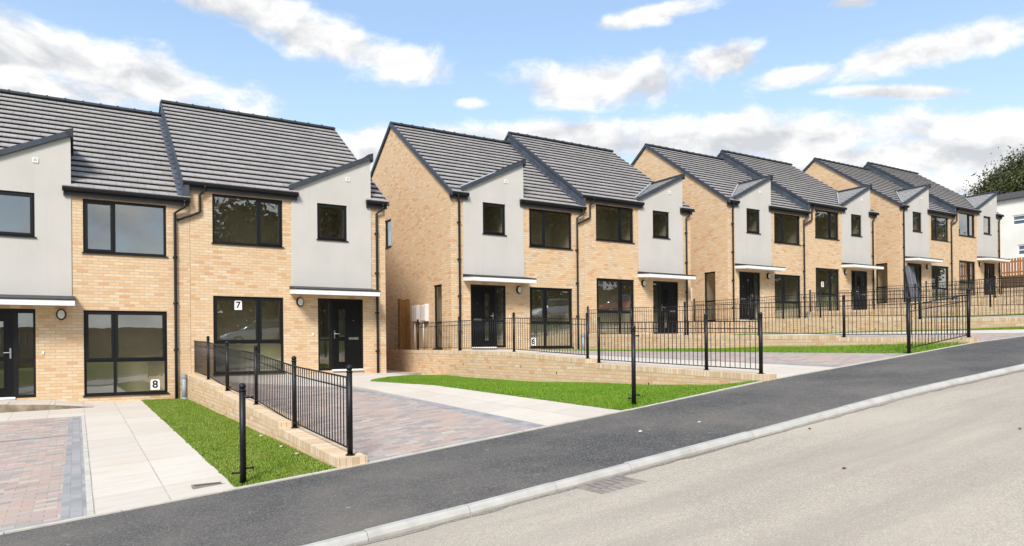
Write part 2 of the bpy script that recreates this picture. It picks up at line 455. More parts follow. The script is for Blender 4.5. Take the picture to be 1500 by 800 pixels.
def wall_grid(mb, us, zs, holes, P, bottoms=None):
    """wall face made of cells, leaving out the holes (u0,u1,z0,z1)"""
    for i in range(len(us) - 1):
        for j in range(len(zs) - 1):
            uc = (us[i] + us[i + 1]) / 2; zc = (zs[j] + zs[j + 1]) / 2
            if any(h[0] < uc < h[1] and h[2] < zc < h[3] for h in holes): continue
            mb.poly(P(us[i], 0, zs[j]), P(us[i + 1], 0, zs[j]), P(us[i + 1], 0, zs[j + 1]), P(us[i], 0, zs[j + 1]))
def reveal(mb, h, P, d=.11):
    a, b, c, e = h
    mb.poly(P(a, 0, c), P(a, 0, e), P(a, d, e), P(a, d, c)); mb.poly(P(b, 0, c), P(b, d, c), P(b, d, e), P(b, 0, e))
    mb.poly(P(a, 0, e), P(b, 0, e), P(b, d, e), P(a, d, e)); mb.poly(P(a, 0, c), P(a, d, c), P(b, d, c), P(b, 0, c))

def window(parent, P, h, vs=(), hs=(), sash=(), name='window', sill=True, room=(1.5, .3, .3), fw=.062):
    """h: opening; vs/hs: mullion and transom positions; sash: cells (i,j) with an opening light"""
    a, b, c, e = h; mb = MB()
    def bar(u0, u1, z0, z1, d0=.045, d1=.105):
        mb.hexa([P(u0, d0, z0), P(u1, d0, z0), P(u1, d1, z0), P(u0, d1, z0)], [P(u0, d0, z1), P(u1, d0, z1), P(u1, d1, z1), P(u0, d1, z1)])
    e_ = .0015
    bar(a + e_, a + fw, c + e_, e - e_); bar(b - fw, b - e_, c + e_, e - e_)
    bar(a + fw, b - fw, c + e_, c + fw); bar(a + fw, b - fw, e - fw, e - e_)
    us = [a + fw] + [x for v in sorted(vs) for x in (v - .034, v + .034)] + [b - fw]
    zs = [c + fw] + [x for v in sorted(hs) for x in (v - .034, v + .034)] + [e - fw]
    for v in vs: bar(v - .034, v + .034, c + fw, e - fw, .046, .104)
    for v in hs:
        for i in range(0, len(us), 2): bar(us[i], us[i + 1], v - .034, v + .034, .047, .103)
    for (i, j) in sash:
        u0, u1, z0, z1 = us[2 * i], us[2 * i + 1], zs[2 * j], zs[2 * j + 1]; q = .042
        bar(u0 - .012, u0 + q, z0 - .012, z1 + .012, .026, .09); bar(u1 - q, u1 + .012, z0 - .012, z1 + .012, .026, .09)
        bar(u0 + q, u1 - q, z0 - .012, z0 + q, .027, .09); bar(u0 + q, u1 - q, z1 - q, z1 + .012, .027, .09)
    w = mb.build(name, M['frame'], parent)
    g = MB()
    for i in range(0, len(us), 2):
        for j in range(0, len(zs), 2):
            g.poly(P(us[i] - .01, .075, zs[j] - .01), P(us[i + 1] + .01, .075, zs[j] - .01), P(us[i + 1] + .01, .075, zs[j + 1] + .01), P(us[i] - .01, .075, zs[j + 1] + .01))
    g.build('pane', M['glass'], w)
    if sill:
        s = MB()
        s.hexa([P(a - .03, -.035, c - .022), P(b + .03, -.035, c - .022), P(b + .03, .05, c - .012), P(a - .03, .05, c - .012)],
               [P(a - .03, -.035, c + .004), P(b + .03, -.035, c + .004), P(b + .03, .05, c + .018), P(a - .03, .05, c + .018)])
        s.build('sill', M['frame'], w)
    dp, ex, ez = room; r = MB(); u0, u1, z0, z1 = a - ex, b + ex, c - .12, e + ez; d0 = .112
    r.poly(P(u0, dp, z0), P(u1, dp, z0), P(u1, dp, z1), P(u0, dp, z1))
    r.poly(P(u0, d0, z0), P(u0, dp, z0), P(u0, dp, z1), P(u0, d0, z1)); r.poly(P(u1, d0, z0), P(u1, dp, z0), P(u1, dp, z1), P(u1, d0, z1))
    r.poly(P(u0, d0, z0), P(u1, d0, z0), P(u1, dp, z0), P(u0, dp, z0)); r.poly(P(u0, d0, z1), P(u1, d0, z1), P(u1, dp, z1), P(u0, dp, z1))
    r.poly(P(u0, d0, z0), P(a, d0, z0), P(a, d0, z1), P(u0, d0, z1)); r.poly(P(b, d0, z0), P(u1, d0, z0), P(u1, d0, z1), P(b, d0, z1))
    r.poly(P(a, d0, z0), P(b, d0, z0), P(b, d0, c), P(a, d0, c)); r.poly(P(a, d0, e), P(b, d0, e), P(b, d0, z1), P(a, d0, z1))
    r.build('room_lining', M['room'], w)
    return w

def make_house(right):
    """left or right half of a semi-detached pair; origin at its front left corner, floor level"""
    H = empty('brick_house')
    def mu(u): return HW - u if right else u
    def span(t): return tuple(sorted((mu(t[0]), mu(t[1]))))
    uw = span(UW) + UW[2:]; gw = span(GW) + GW[2:]; dr = span(DR) + (-.005, 2.1); bw = span(BW) + BW[2:]
    b0, b1 = span((B0, B1))
    F = lambda u, d, z: (u, d, z)
    FB = lambda u, d, z: (u, d - .022, z)
    e = .003
    x0, x1 = (e, HW) if right else (0., HW - e)
    # ---- walls
    mb = MB()
    bay_hole = (b0 + .06, b1 - .06, BAYZ + .06, 9)
    us = sorted({x0, x1, b0 + .06, b1 - .06, *uw[:2], *gw[:2], *dr[:2]}); ztop = EZ - .06
    zs = sorted({-1.5, ztop, BAYZ + .06, *uw[2:], *gw[2:], *dr[2:]})
    wall_grid(mb, us, zs, [uw, gw, dr, bay_hole], F)
    for h in (uw, gw, dr): reveal(mb, h, F)
    for side in (0, 1):
        xx = (x0, x1)[side]
        outer = (side == 1) == right
        if side == 0: Pg = lambda v, d, z: (x0 + d, v, z)
        else: Pg = lambda v, d, z: (x1 - d, v, z)
        holes = [(.680, 1.317, -.022, 2.131), (5.02, 5.68, 3.94, 5.0)] if outer else []
        ys = sorted({0., DEP, *[q for h in holes for q in h[:2]]}); zz = sorted({-1.5, ztop, *[q for h in holes for q in h[2:]]})
        wall_grid(mb, ys, zz, holes, Pg)
        mb.poly((xx, 0, ztop), (xx, DEP, ztop), (xx, DEP, roofz(DEP) - .08), (xx, RV, RZ - .08), (xx, 0, roofz(0) - .08))
        for h in holes: reveal(mb, h, Pg)
        if holes:
            window(H, Pg, holes[0], hs=(.86,), name='window', room=(1.6, .1, .1), fw=.055)
            window(H, Pg, holes[1], name='window', room=(1.6, .1, .1), fw=.055)
    mb.poly((x0, DEP, -1.5), (x1, DEP, -1.5), (x1, DEP, roofz(DEP) - .08), (x0, DEP, roofz(DEP) - .08))
    mb.build('wall', M['brick'], H)
    # ---- bay of grey render
    zlo, zhi = BLO - .10, BHI - .10
    topz = lambda u: zlo + (zhi - zlo) * (u - b0) / (b1 - b0)
    mb = MB(); uu = [b0, bw[0], bw[1], b1]
    for i in range(3):
        for (za, zc) in ((BAYZ, bw[2]), (bw[2], bw[3]), (bw[3], None)):
            if i == 1 and za == bw[2]: continue
            t0, t1 = (topz(uu[i]), topz(uu[i + 1])) if zc is None else (zc, zc)
            mb.poly(FB(uu[i], 0, za), FB(uu[i + 1], 0, za), FB(uu[i + 1], 0, t1), FB(uu[i], 0, t0))
    reveal(mb, bw, FB)
    mb.poly((b0, -.022, BAYZ), (b0, .1, BAYZ), (b0, .1, zlo), (b0, -.022, zlo))
    mb.poly((b0, -.022, BAYZ), (b1, -.022, BAYZ), (b1, .1, BAYZ), (b0, .1, BAYZ))
    mb.poly((b1, -.022, BAYZ), (b1, .1, BAYZ), (b1, .1, roofz(.1) - .05), (b1, EV + (zhi - EZ) / TAN, zhi), (b1, -.022, zhi))
    bay = mb.build('bay', M['render'], H)
    window(H, FB, bw, name='window', sash=((0, 0),), room=(1.8, .12, .2), fw=.05)
    vb = MB(); vu = b0 + .70 * (b1 - b0); vz = 5.64
    for (p, q, r_, s_) in ((-.058, .058, -.058, -.038), (-.058, .058, .038, .058), (-.058, -.038, -.038, .038), (.038, .058, -.038, .038)):
        vb.box(vu + p, vu + q, -.04, -.021, vz + r_, vz + s_)
    for k in range(4): vb.hexa([(vu - .038, -.038, vz - .036 + k * .019), (vu + .038, -.038, vz - .036 + k * .019), (vu + .038, -.022, vz - .026 + k * .019), (vu - .038, -.022, vz - .026 + k * .019)],
                               [(vu - .038, -.038, vz - .030 + k * .019), (vu + .038, -.038, vz - .030 + k * .019), (vu + .038, -.022, vz - .020 + k * .019), (vu - .038, -.022, vz - .020 + k * .019)])
    vb.build('vent', M['white'], bay)
    # ---- main roof, 18 modelled courses each side
    n = 18; dv = (RV - EV) / n; th = .074
    rl = -.18 if right else -.055; rr = HW + .055 if right else HW - e
    mb = MB()
    bl, br = b0 - .005, b1 + .005
    if not right: segs0 = [(rl, b0 + .16), (b1 - .17, rr)]
    else: segs0 = [(rl, b0 + .17), (b1 - .16, rr)]
    for i in range(n):
        va, vb_ = EV + dv * i, EV + dv * (i + 1)
        for (s0, s1) in (segs0 if i == 0 else [(rl, rr)]):
            if i == 0:
                c0, c1 = (s0, s1)
            else: c0, c1 = s0, s1
            z0, z1 = roofz(va), roofz(vb_) - th
            mb.poly((c0, va, z0), (c1, va, z0), (c1, vb_, z1), (c0, vb_, z1))
            mb.poly((c0, va + .004, z0 - .026), (c1, va + .004, z0 - .026), (c1, va, z0), (c0, va, z0))
            mb.poly((c0, va + .10, z0 - .030), (c1, va + .10, z0 - .030), (c1, va + .004, z0 - .026), (c0, va + .004, z0 - .026))
            for c in (c0, c1): mb.poly((c, va, z0), (c, vb_, z1), (c, vb_, z1 - .05), (c, va + .01, z0 - .05 - th * .3))
            # mirrored back slope
            w0, w1 = 2 * RV - va, 2 * RV - vb_
            mb.poly((c0, w0, z0), (c0, w1, z1), (c1, w1, z1), (c1, w0, z0))
            mb.poly((c0, w0, z0), (c1, w0, z0), (c1, w0 - .012, z0 - th), (c0, w0 - .012, z0 - th))
    roof = mb.build('roof', M['tile'], H)
    # ridge tiles
    mb = MB(); L = rr - rl; k = 12
    for i in range(k):
        u0 = rl + L * i / k + .004; u1 = rl + L * (i + 1) / k - .004
        pr = [(0, RV - .13, RZ - .055), (0, RV - .06, RZ + .028), (0, RV, RZ + .05), (0, RV + .06, RZ + .028), (0, RV + .13, RZ - .055)]
        mb.prism(pr, (u0, 0, 0), (u1, 0, 0))
        if i: mb.prism([(0, RV - .135, RZ - .05), (0, RV - .062, RZ + .040), (0, RV, RZ + .072), (0, RV + .062, RZ + .040), (0, RV + .135, RZ - .05)], (u0 - .03, 0, 0), (u0 + .02, 0, 0))
    mb.build('ridge', M['fascia'], roof)
    # verge trims
    def verge(u0, u1, top, bot, v0=EV - .02, mat='slate_trim', nm='verge', lap=True):
        q = MB(); steps = n if lap else 1
        for sgn in (0, 1):
            for i in range(steps):
                va = v0 + (RV - v0) * i / steps; vb2 = v0 + (RV - v0) * (i + 1) / steps
                dz = .010 if lap else 0.
                za, zc = EZ + TAN * (va - EV), EZ + TAN * (vb2 - EV)
                y = (lambda v: v) if sgn == 0 else (lambda v: 2 * RV - v)
                q.hexa([(u0, y(va), za + bot), (u1, y(va), za + bot), (u1, y(vb2), zc + bot), (u0, y(vb2), zc + bot)],
                       [(u0, y(va), za + top + dz), (u1, y(va), za + top + dz), (u1, y(vb2), zc + top), (u0, y(vb2), zc + top)])
        return q.build(nm, M[mat], roof)
    if right:
        verge(HW + .004, HW + .075, -.055, -.14)
        verge(-.205, -.172, -.012, -.13)
        verge(-.172, -.02, -.10, -.50, v0=EV + .02, mat='cheek', nm='cheek', lap=False)
        q = MB()     # lead soakers stepping down beside the cheek
        for i in range(n - 1):
            va = EV + dv * (i + .15); zq = roofz(va) - STEP - .012
            q.hexa([(-.30, va, zq + .006), (-.17, va, zq + .03), (-.17, va + dv * .8, zq + .03 + TAN * dv * .8), (-.30, va + dv * .8, zq + .006 + TAN * dv * .8)],
                   [(-.30, va, zq + .014), (-.17, va, zq + .04), (-.17, va + dv * .8, zq + .04 + TAN * dv * .8), (-.30, va + dv * .8, zq + .014 + TAN * dv * .8)])
        q.build('soakers', M['cheek'], roof)
    else:
        verge(-.075, -.004, .002, -.14)
    # ---- bay roof: mono-pitch rising to the right
    sl = (BHI - BLO) / (b1 - b0 - .03); mb = MB(); nb = 9; db = (b1 + .03 - b0) / nb; th2 = .03
    vmax = lambda z: EV + (z - EZ) / TAN + .05
    for i in range(nb):
        ua, ub = b0 + db * i, b0 + db * (i + 1)
        za, zc = BLO + sl * (ua - b0) - .012, BLO + sl * (ub - b0) - .012 - th2
        mb.poly((ua, -.06, za), (ub, -.06, zc), (ub, max(vmax(zc), 0), zc), (ua, max(vmax(za), 0), za))
        mb.poly((ua, -.06, za), (ua, max(vmax(za), 0), za), (ua + .01, max(vmax(za), 0), za - th2), (ua + .01, -.06, za - th2))
    bro = mb.build('bay_roof', M['bay_tile'], H)
    mb = MB()
    n2 = 8
    for i in range(n2):
        ua = b0 - .06 + (b1 + .04 - b0 + .06) * i / n2; ub = b0 - .06 + (b1 + .04 - b0 + .06) * (i + 1) / n2
        za = BLO + sl * (ua - b0); zc = BLO + sl * (ub - b0)
        mb.hexa([(ua, -.10, za - .125), (ub, -.10, zc - .125), (ub, .0, zc - .125), (ua, .0, za - .125)],
                [(ua, -.10, za + .016), (ub, -.10, zc + .008), (ub, .0, zc + .008), (ua, .0, za + .016)])
    mb.build('verge', M['slate_trim'], bro)
    zt = BLO + sl * (b1 + .03 - b0); mb = MB()
    mb.hexa([(b1 - .10, -.115, zt - .075), (b1 + .06, -.115, zt - .20), (b1 + .06, vmax(zt) + .05, zt - .20), (b1 - .10, vmax(zt) + .05, zt - .075)],
            [(b1 - .10, -.115, zt - .008), (b1 + .06, -.115, zt + .05), (b1 + .06, vmax(zt) + .05, zt + .05), (b1 - .10, vmax(zt) + .05, zt - .008)])
    mb.build('ridge', M['fascia'], bro)
    mb = MB()
    A_ = Vector((b0 - .02, vmax(BLO) - .06, BLO + .0)); B_ = Vector((b1 + .0, vmax(zt) - .05, zt - .01))
    for (o1, o2) in ((-.05, .05),):
        mb.hexa([A_ + Vector((o1, 0, .0)), A_ + Vector((o2, 0, .015)), B_ + Vector((o2, 0, .015)), B_ + Vector((o1, 0, .0))],
                [A_ + Vector((o1, 0, .022)), A_ + Vector((o2, 0, .035)), B_ + Vector((o2, 0, .035)), B_ + Vector((o1, 0, .022))])
    mb.build('valley', M['lead'], bro)
    # ---- gutters and fascias
    for (s0, s1) in segs0:
        g = MB()
        pr = [(0, EV - .015, EZ - .022), (0, EV - .015, EZ - .06), (0, EV + .0, EZ - .105), (0, EV + .03, EZ - .125), (0, EV + .075, EZ - .125), (0, EV + .10, EZ - .10), (0, EV + .11, EZ - .02)]
        g.prism(pr, (s0 - .01, 0, 0), (s1 + .005, 0, 0))
        for uu_ in (s0, (s0 + s1) / 2, s1 - .03):
            g.prism([(p[0], p[1] - .004 if p[1] < EV + .05 else p[1], p[2] - .004) for p in pr], (uu_ - .012, 0, 0), (uu_ + .028, 0, 0))
        g.build('gutter', M['gutter'], H)
        g = MB(); g.box(max(s0, x0 - .05) + .012, min(s1, x1 + .05) - .012, EV + .112, -.024, EZ - .225, EZ - .03)
        g.box(max(s0, x0 - .05) + .012, min(s1, x1 + .05) - .012, EV + .085, EV + .111, EZ - .232, EZ - .128)
        g.build('fascia', M['fascia'], H)
    g = MB(); g.prism([(0, DEP + .10, EZ - .02), (0, DEP + .10, EZ - .12), (0, DEP + .19, EZ - .12), (0, DEP + .19, EZ - .02)], (x0, 0, 0), (x1, 0, 0)); g.build('gutter', M['gutter'], H)
    # ---- downpipes
    dp = MB(); px = mu(.29); y1 = -.06; yg = EV + .04
    ex = mu(.24) if not right else mu(.10)
    dp.tube([(ex, yg, EZ - .10), (ex, yg, EZ - .22), (px, y1, EZ - .40), (px, y1, 3.0), (px, y1, 1.0), (px, y1, -.22)], .036, 10)
    for zz_ in (4.1, 2.9, 1.7, .55): dp.box(px - .055, px + .055, y1 - .02, -.001, zz_ - .02, zz_ + .02)
    dp.tube([(ex, yg, EZ - .08), (ex, yg, EZ - .17)], .045, 10)
    dp.build('downpipe', M['gutter'], H, True)
    dp = MB()
    if not right:
        hx = HW - .13; vx = HW - .36
        dp.tube([(hx, yg, EZ - .10), (hx, yg, EZ - .26), (vx, y1, EZ - .44), (vx, y1, 3.), (vx, y1, 1.), (vx, y1, -.24)], .036, 10)
        dp.tube([(hx, yg, EZ - .08), (hx, yg, EZ - .17)], .045, 10)
        for zz_ in (3.5, 2.3, 1.1): dp.box(vx - .055, vx + .055, y1 - .02, -.001, zz_ - .02, zz_ + .02)
    else:
        hx = .37; vx = .24; zj = 4.52 - STEP
        dp.tube([(hx, yg, EZ - .10), (hx, yg, EZ - .18), (vx, y1, EZ - .36), (vx, y1, zj + .22), (vx - .03, y1, zj + .19), (-.31, y1, zj - .05)], .034, 10)
        dp.tube([(hx, yg, EZ - .08), (hx, yg, EZ - .17)], .045, 10)
    dp.build('downpipe', M['gutter'], H, True)
    # ---- windows
    mull = lambda h: (h[0] + .36 * (h[1] - h[0]) if not right else h[1] - .36 * (h[1] - h[0]),)
    op = 0 if not right else 1
    window(H, F, uw, vs=mull(uw), sash=((op, 0),), room=(1.7, .3, .22))
    window(H, F, gw, vs=mull(gw), hs=(.835,), sash=((0, 1), (1, 1)), room=(1.15, .25, .2))
    # ---- door and sidelight
    lx0, lx1 = (dr[0] + .05, dr[0] + .93) if not right else (dr[1] - .93, dr[1] - .05)
    mb = MB(); zt = 2.1
    def bar(u0, u1, z0, z1, d0=.03, d1=.11): mb.box(u0, u1, d0, d1, z0, z1)
    bar(dr[0] + .0015, dr[0] + .05, 0, zt - .0015); bar(dr[1] - .05, dr[1] - .0015, 0, zt - .0015); bar(dr[0] + .05, dr[1] - .05, zt - .055, zt - .0015)
    s0, s1 = (lx1, dr[1] - .05) if not right else (dr[0] + .05, lx0)
    if not right: bar(s0, s0 + .09, 0, zt - .055); s0 += .09
    else: bar(s1 - .09, s1, 0, zt - .055); s1 -= .09
    bar(s0, s1, 0, .07); bar(s0, s1, zt - .10, zt - .055); bar(s0, s1, .86, .92)
    fr = mb.build('door_frame', M['frame'], H)
    g = MB(); g.poly((s0, .075, .07), (s1, .075, .07), (s1, .075, .86), (s0, .075, .86)); g.poly((s0, .075, .92), (s1, .075, .92), (s1, .075, zt - .10), (s0, .075, zt - .10))
    g.build('pane', M['glass'], fr)
    r = MB(); dd = 1.2
    r.poly((dr[0], dd, 0), (dr[1], dd, 0), (dr[1], dd, 2.3), (dr[0], dd, 2.3)); r.poly((dr[0], .112, 0), (dr[1], .112, 0), (dr[1], dd, 0), (dr[0], dd, 0)); r.poly((dr[0], .112, 2.3), (dr[1], .112, 2.3), (dr[1], dd, 2.3), (dr[0], dd, 2.3))
    r.poly((dr[0], .112, 0), (dr[0], dd, 0), (dr[0], dd, 2.3), (dr[0], .112, 2.3)); r.poly((dr[1], .112, 0), (dr[1], dd, 0), (dr[1], dd, 2.3), (dr[1], .112, 2.3))
    r.build('room_lining', M['room'], fr)
    mb = MB(); gz0, gz1, gz2, gz3 = .24, .86, .98, 1.80
    w = lx1 - lx0
    ga, gb = (lx0 + .50, lx0 + .69) if not right else (lx0 + .19, lx0 + .38)
    d0, d1 = .045, .10
    mb.box(lx0, ga, d0, d1, .03, zt - .057); mb.box(gb, lx1, d0, d1, .03, zt - .057)
    for (za, zc) in ((.03, gz0), (gz1, gz2), (gz3, zt - .057)): mb.box(ga, gb, d0, d1, za, zc)
    for (za, zc) in ((gz0, gz1), (gz2, gz3)):        # glazing beads
        mb.box(ga - .03, ga, d0 - .012, d0, za - .03, zc + .03); mb.box(gb, gb + .03, d0 - .012, d0, za - .03, zc + .03)
        mb.box(ga, gb, d0 - .012, d0, za - .03, za); mb.box(ga, gb, d0 - .012, d0, zc, zc + .03)
    for k in range(1, 7): mb.box(lx0 + w * k / 7 - .004, lx0 + w * k / 7 + .004, d0 - .002, d0, .04, .20)
    door = mb.build('door', M['door'], H)
    g = MB(); g.poly((ga, .07, gz0), (gb, .07, gz0), (gb, .07, gz1), (ga, .07, gz1)); g.poly((ga, .07, gz2), (gb, .07, gz2), (gb, .07, gz3), (ga, .07, gz3)); g.build('pane', M['glass'], door)
    hxx = lx1 - .06 if not right else lx0 + .06; hs = -1 if not right else 1
    g = MB(); g.box(hxx - .016, hxx + .016, d0 - .012, d0, .93, 1.17); g.tube([(hxx, d0 - .01, 1.07), (hxx, d0 - .055, 1.07), (hxx + hs * .02, d0 - .06, 1.07), (hxx + hs * .13, d0 - .06, 1.065)], .011, 8); g.build('handle', M['chrome'], door)
    lb = lx0 + .23 if not right else lx1 - .24
    g = MB(); g.box(lb - .15, lb + .15, d0 - .012, d0, .895, .965); g.box(lb - .12, lb + .12, d0 - .018, d0 - .012, .912, .948); g.build('letterbox', M['chrome'], door)
    g = MB(); g.tube([(lb, d0, 1.46), (lb, d0 - .012, 1.46)], .014, 10); g.build('spyhole', M['chrome'], door)
    g = MB(); g.hexa([(lx0 - .03, -.06, -.02), (lx1 + .03, -.06, -.02), (lx1 + .03, .10, -.02), (lx0 - .03, .10, -.02)], [(lx0 - .03, -.05, .018), (lx1 + .03, -.05, .018), (lx1 + .03, .10, .029), (lx0 - .03, .10, .029)]); g.build('threshold', M['white'], H)
    g = MB(); g.box(mu(2.23) - .022, mu(2.23) + .022, -.02, -.001, 1.02, 1.09); g.build('doorbell', M['white'], H, bevel=.004)
    # ---- canopy
    pj = .69; ca, cb = (b0 - .01, b1 + .06) if not right else (b0 - .06, b1 + .01)
    g = MB(); g.hexa([(ca, -pj, 2.155), (cb, -pj, 2.155), (cb, -.0015, 2.20), (ca, -.0015, 2.20)], [(ca, -pj, 2.285), (cb, -pj, 2.285), (cb, -.0015, 2.335), (ca, -.0015, 2.335)])
    can = g.build('canopy', M['white'], H, bevel=.008)
    g = MB(); g.hexa([(ca - .012, -pj - .015, 2.287), (cb + .012, -pj - .015, 2.287), (cb + .012, -.0015, 2.337), (ca - .012, -.0015, 2.337)], [(ca - .012, -pj - .015, 2.315), (cb + .012, -pj - .015, 2.315), (cb + .012, -.024, 2.425), (ca - .012, -.024, 2.425)])
    g.build('flashing', M['fascia'], can)
    # ---- wall light
    lu = mu(2.60); lz = 1.975
    def oval(y0, y1, a, b, mat, nm, par):
        q = MB(); k = 20; ring = lambda y, a_, b_: [(lu + a_ * math.cos(2 * math.pi * i / k), y, lz + b_ * math.sin(2 * math.pi * i / k)) for i in range(k)]
        q.hexa(ring(y0, a, b), ring(y1, a * .86, b * .86)); return q.build(nm, mat, par, bevel=.006)
    lt = oval(-.002, -.075, .108, .142, M['frame'], 'wall_light', H)
    oval(-.0755, -.092, .078, .108, M['cream'], 'diffuser', lt)
    return H

houseL = make_house(False); houseR = make_house(True)
HLAB = {
 ('A', 0): 'leftmost brick house, cut off by the photo edge, with an 8 card in its window',
 ('A', 1): 'brick house with a 7 card hanging in its large ground floor window',
 ('B', 0): 'brick house with two white meter boxes on its gable beside a timber side screen',
 ('B', 1): 'brick house whose ground floor window reflects a red car, beside house with white meter boxes',
 ('C', 0): 'brick house with open sunny gable, left half of the third pair up the street',
 ('C', 1): 'brick house with a 3 card in its window, right half of the third pair',
 ('D', 0): 'brick house with a grey wrapped sheet leaning over its front door',
 ('D', 1): 'furthest brick house up the street, next to the pale flat roofed building'}
for bk, (bx0, by0, bz0, rot) in BLK.items():
    for k, proto in enumerate((houseL, houseR)):
        o = proto if bk == 'A' else copy_tree(proto)
        c, s = math.cos(-rot), math.sin(-rot)
        o.location = (bx0 + (HW * c if k else 0), by0 + (HW * s if k else 0), bz0 + (STEP if k else 0)); o.rotation_euler.z = -rot
        tag(o, HLAB[bk, k], 'house', 'semi-detached brick houses')

# ------------------------------------------------------------------ ground: base sheet, road, pavement, kerb
def base_z(x, y):
    g = -.85 + 30 * math.tanh(.079 * x / 30)
    if y < -9:
        f = min(1, (-9 - y) / 4); g = g * (1 - f) + f * (min(pav_z(x, y) if y > -40 else zb(x), 99) - .45)
    return g
xs = [-600, -400, -250, -150, -100, -70, -50] + list(np.arange(-40, 61, 2.5)) + [70, 85, 100, 130, 180, 260, 400, 600]
ys = [-600, -300, -150, -90, -60, -45] + list(np.arange(-36, 31, 2.)) + [40, 60, 90, 150, 300, 600]
mb = MB()
for y in ys:
    for x in xs: mb.v.append((float(x), float(y), base_z(x, y)))
nx = len(xs)
for j in range(len(ys) - 1):
    for i in range(nx - 1): mb.f.append((j * nx + i, j * nx + i + 1, (j + 1) * nx + i + 1, (j + 1) * nx + i))
mb.build('ground', M['earth'])['kind'] = 'structure'

def strip(name, mat, xs, ya, yc, zfn, ny=4, lift=0., skirt=.15):
    mb = MB()
    for x in xs:
        for j in range(ny + 1):
            a, b = ya(x), yc(x); y = a + (b - a) * j / ny
            mb.v.append((x, y, zfn(x, y) + lift))
    w = ny + 1
    for i in range(len(xs) - 1):
        for j in range(ny): mb.f.append((i * w + j, i * w + j + 1, (i + 1) * w + j + 1, (i + 1) * w + j))
    if skirt:
        for j in (0, ny):
            for i in range(len(xs) - 1):
                a = mb.v[i * w + j]; b = mb.v[(i + 1) * w + j]
                mb.poly(a, b, (b[0], b[1], b[2] - skirt), (a[0], a[1], a[2] - skirt))
    o = mb.build(name, mat); o['kind'] = 'structure'; return o
RX = sorted(set([-90, -70, -55, -45, -35, -28, -24] + list(np.arange(-20, 40, .5)) + [45, 50, 60, 75, 95, 118]))
RX = [float(x) for x in RX]
strip('pavement', M['tarmac'], RX, lambda x: yb(x) - .05, lambda x: yk(x) + .105, pav_z, 6)
strip('road', M['road'], RX, lambda x: yk(x) + .02, lambda x: yk(x) - 6.4, road_z, 16)
_gx = [float(v) for v in np.arange(-20, 30, .13)]; _gw = {v: rnd.uniform(.035, .085) for v in _gx}
strip('gutter_grit', M['gutter_dirt'], _gx, lambda x: yk(x) - .0165, lambda x: yk(x) - .02 - _gw[x], road_z, 2, lift=.004, skirt=0)
strip('verge', M['soil'], RX, lambda x: yk(x) - 6.53, lambda x: yk(x) - 19, lambda x, y: zb(x) - .10 + .9 * min(1, max(0, (yk(x) - 6.7 - y) / 1.6)), 16)
# edging strip along the plots
mb = MB(); x = -40.
while x < 40:
    x1 = x + .91; a, b = x + .004, x1 - .004
    j0, j1 = rnd.uniform(-.004, .004), rnd.uniform(-.003, .003)
    mb.hexa([(a, yb(a) - .052 + j1, zb(a) - .2), (b, yb(b) - .052 + j1, zb(b) - .2), (b, yb(b) + j1, zb(b) - .2), (a, yb(a) + j1, zb(a) - .2)],
            [(a, yb(a) - .052 + j1, zb(a) + .010 + j0), (b, yb(b) - .052 + j1, zb(b) + .010 + j0), (b, yb(b) + j1, zb(b) + .012 + j0), (a, yb(a) + j1, zb(a) + .012 + j0)])
    x = x1
mb.build('edging', M['edging'])['kind'] = 'structure'
def kerb_run(name, yfun, sgn):
    mb = MB(); x = -45.
    while x < 50:
        x1 = x + .915; a, b = x + .003, x1 - .003; jz = rnd.uniform(-.003, .003); jy = rnd.uniform(-.004, .004)
        prof = lambda q: [(q, yfun(q) + sgn * .105 + jy, -.3), (q, yfun(q) + sgn * .105 + jy, -.001 + jz), (q, yfun(q) + sgn * .035 + jy, .002 + jz), (q, yfun(q) + sgn * .010 + jy, -.015 + jz), (q, yfun(q) - sgn * .010 + jy, -.045 + jz), (q, yfun(q) - sgn * .018 + jy, -.3)]
        low = -(.10 - kerb_up((a + b) / 2)) * .9
        zz = lambda q: zb(q) - .045
        A_ = [(p[0], p[1], p[2] + zz(a) + (low if p[2] > -.2 and sgn > 0 and False else 0)) for p in prof(a)]
        B_ = [(p[0], p[1], p[2] + zz(b)) for p in prof(b)]
        mb.hexa(A_, B_); x = x1
    mb.build(name, M['kerb'])['kind'] = 'structure'
kerb_run('kerb', yk, 1)
kerb_run('kerb', lambda x: yk(x) - 6.4, -1)

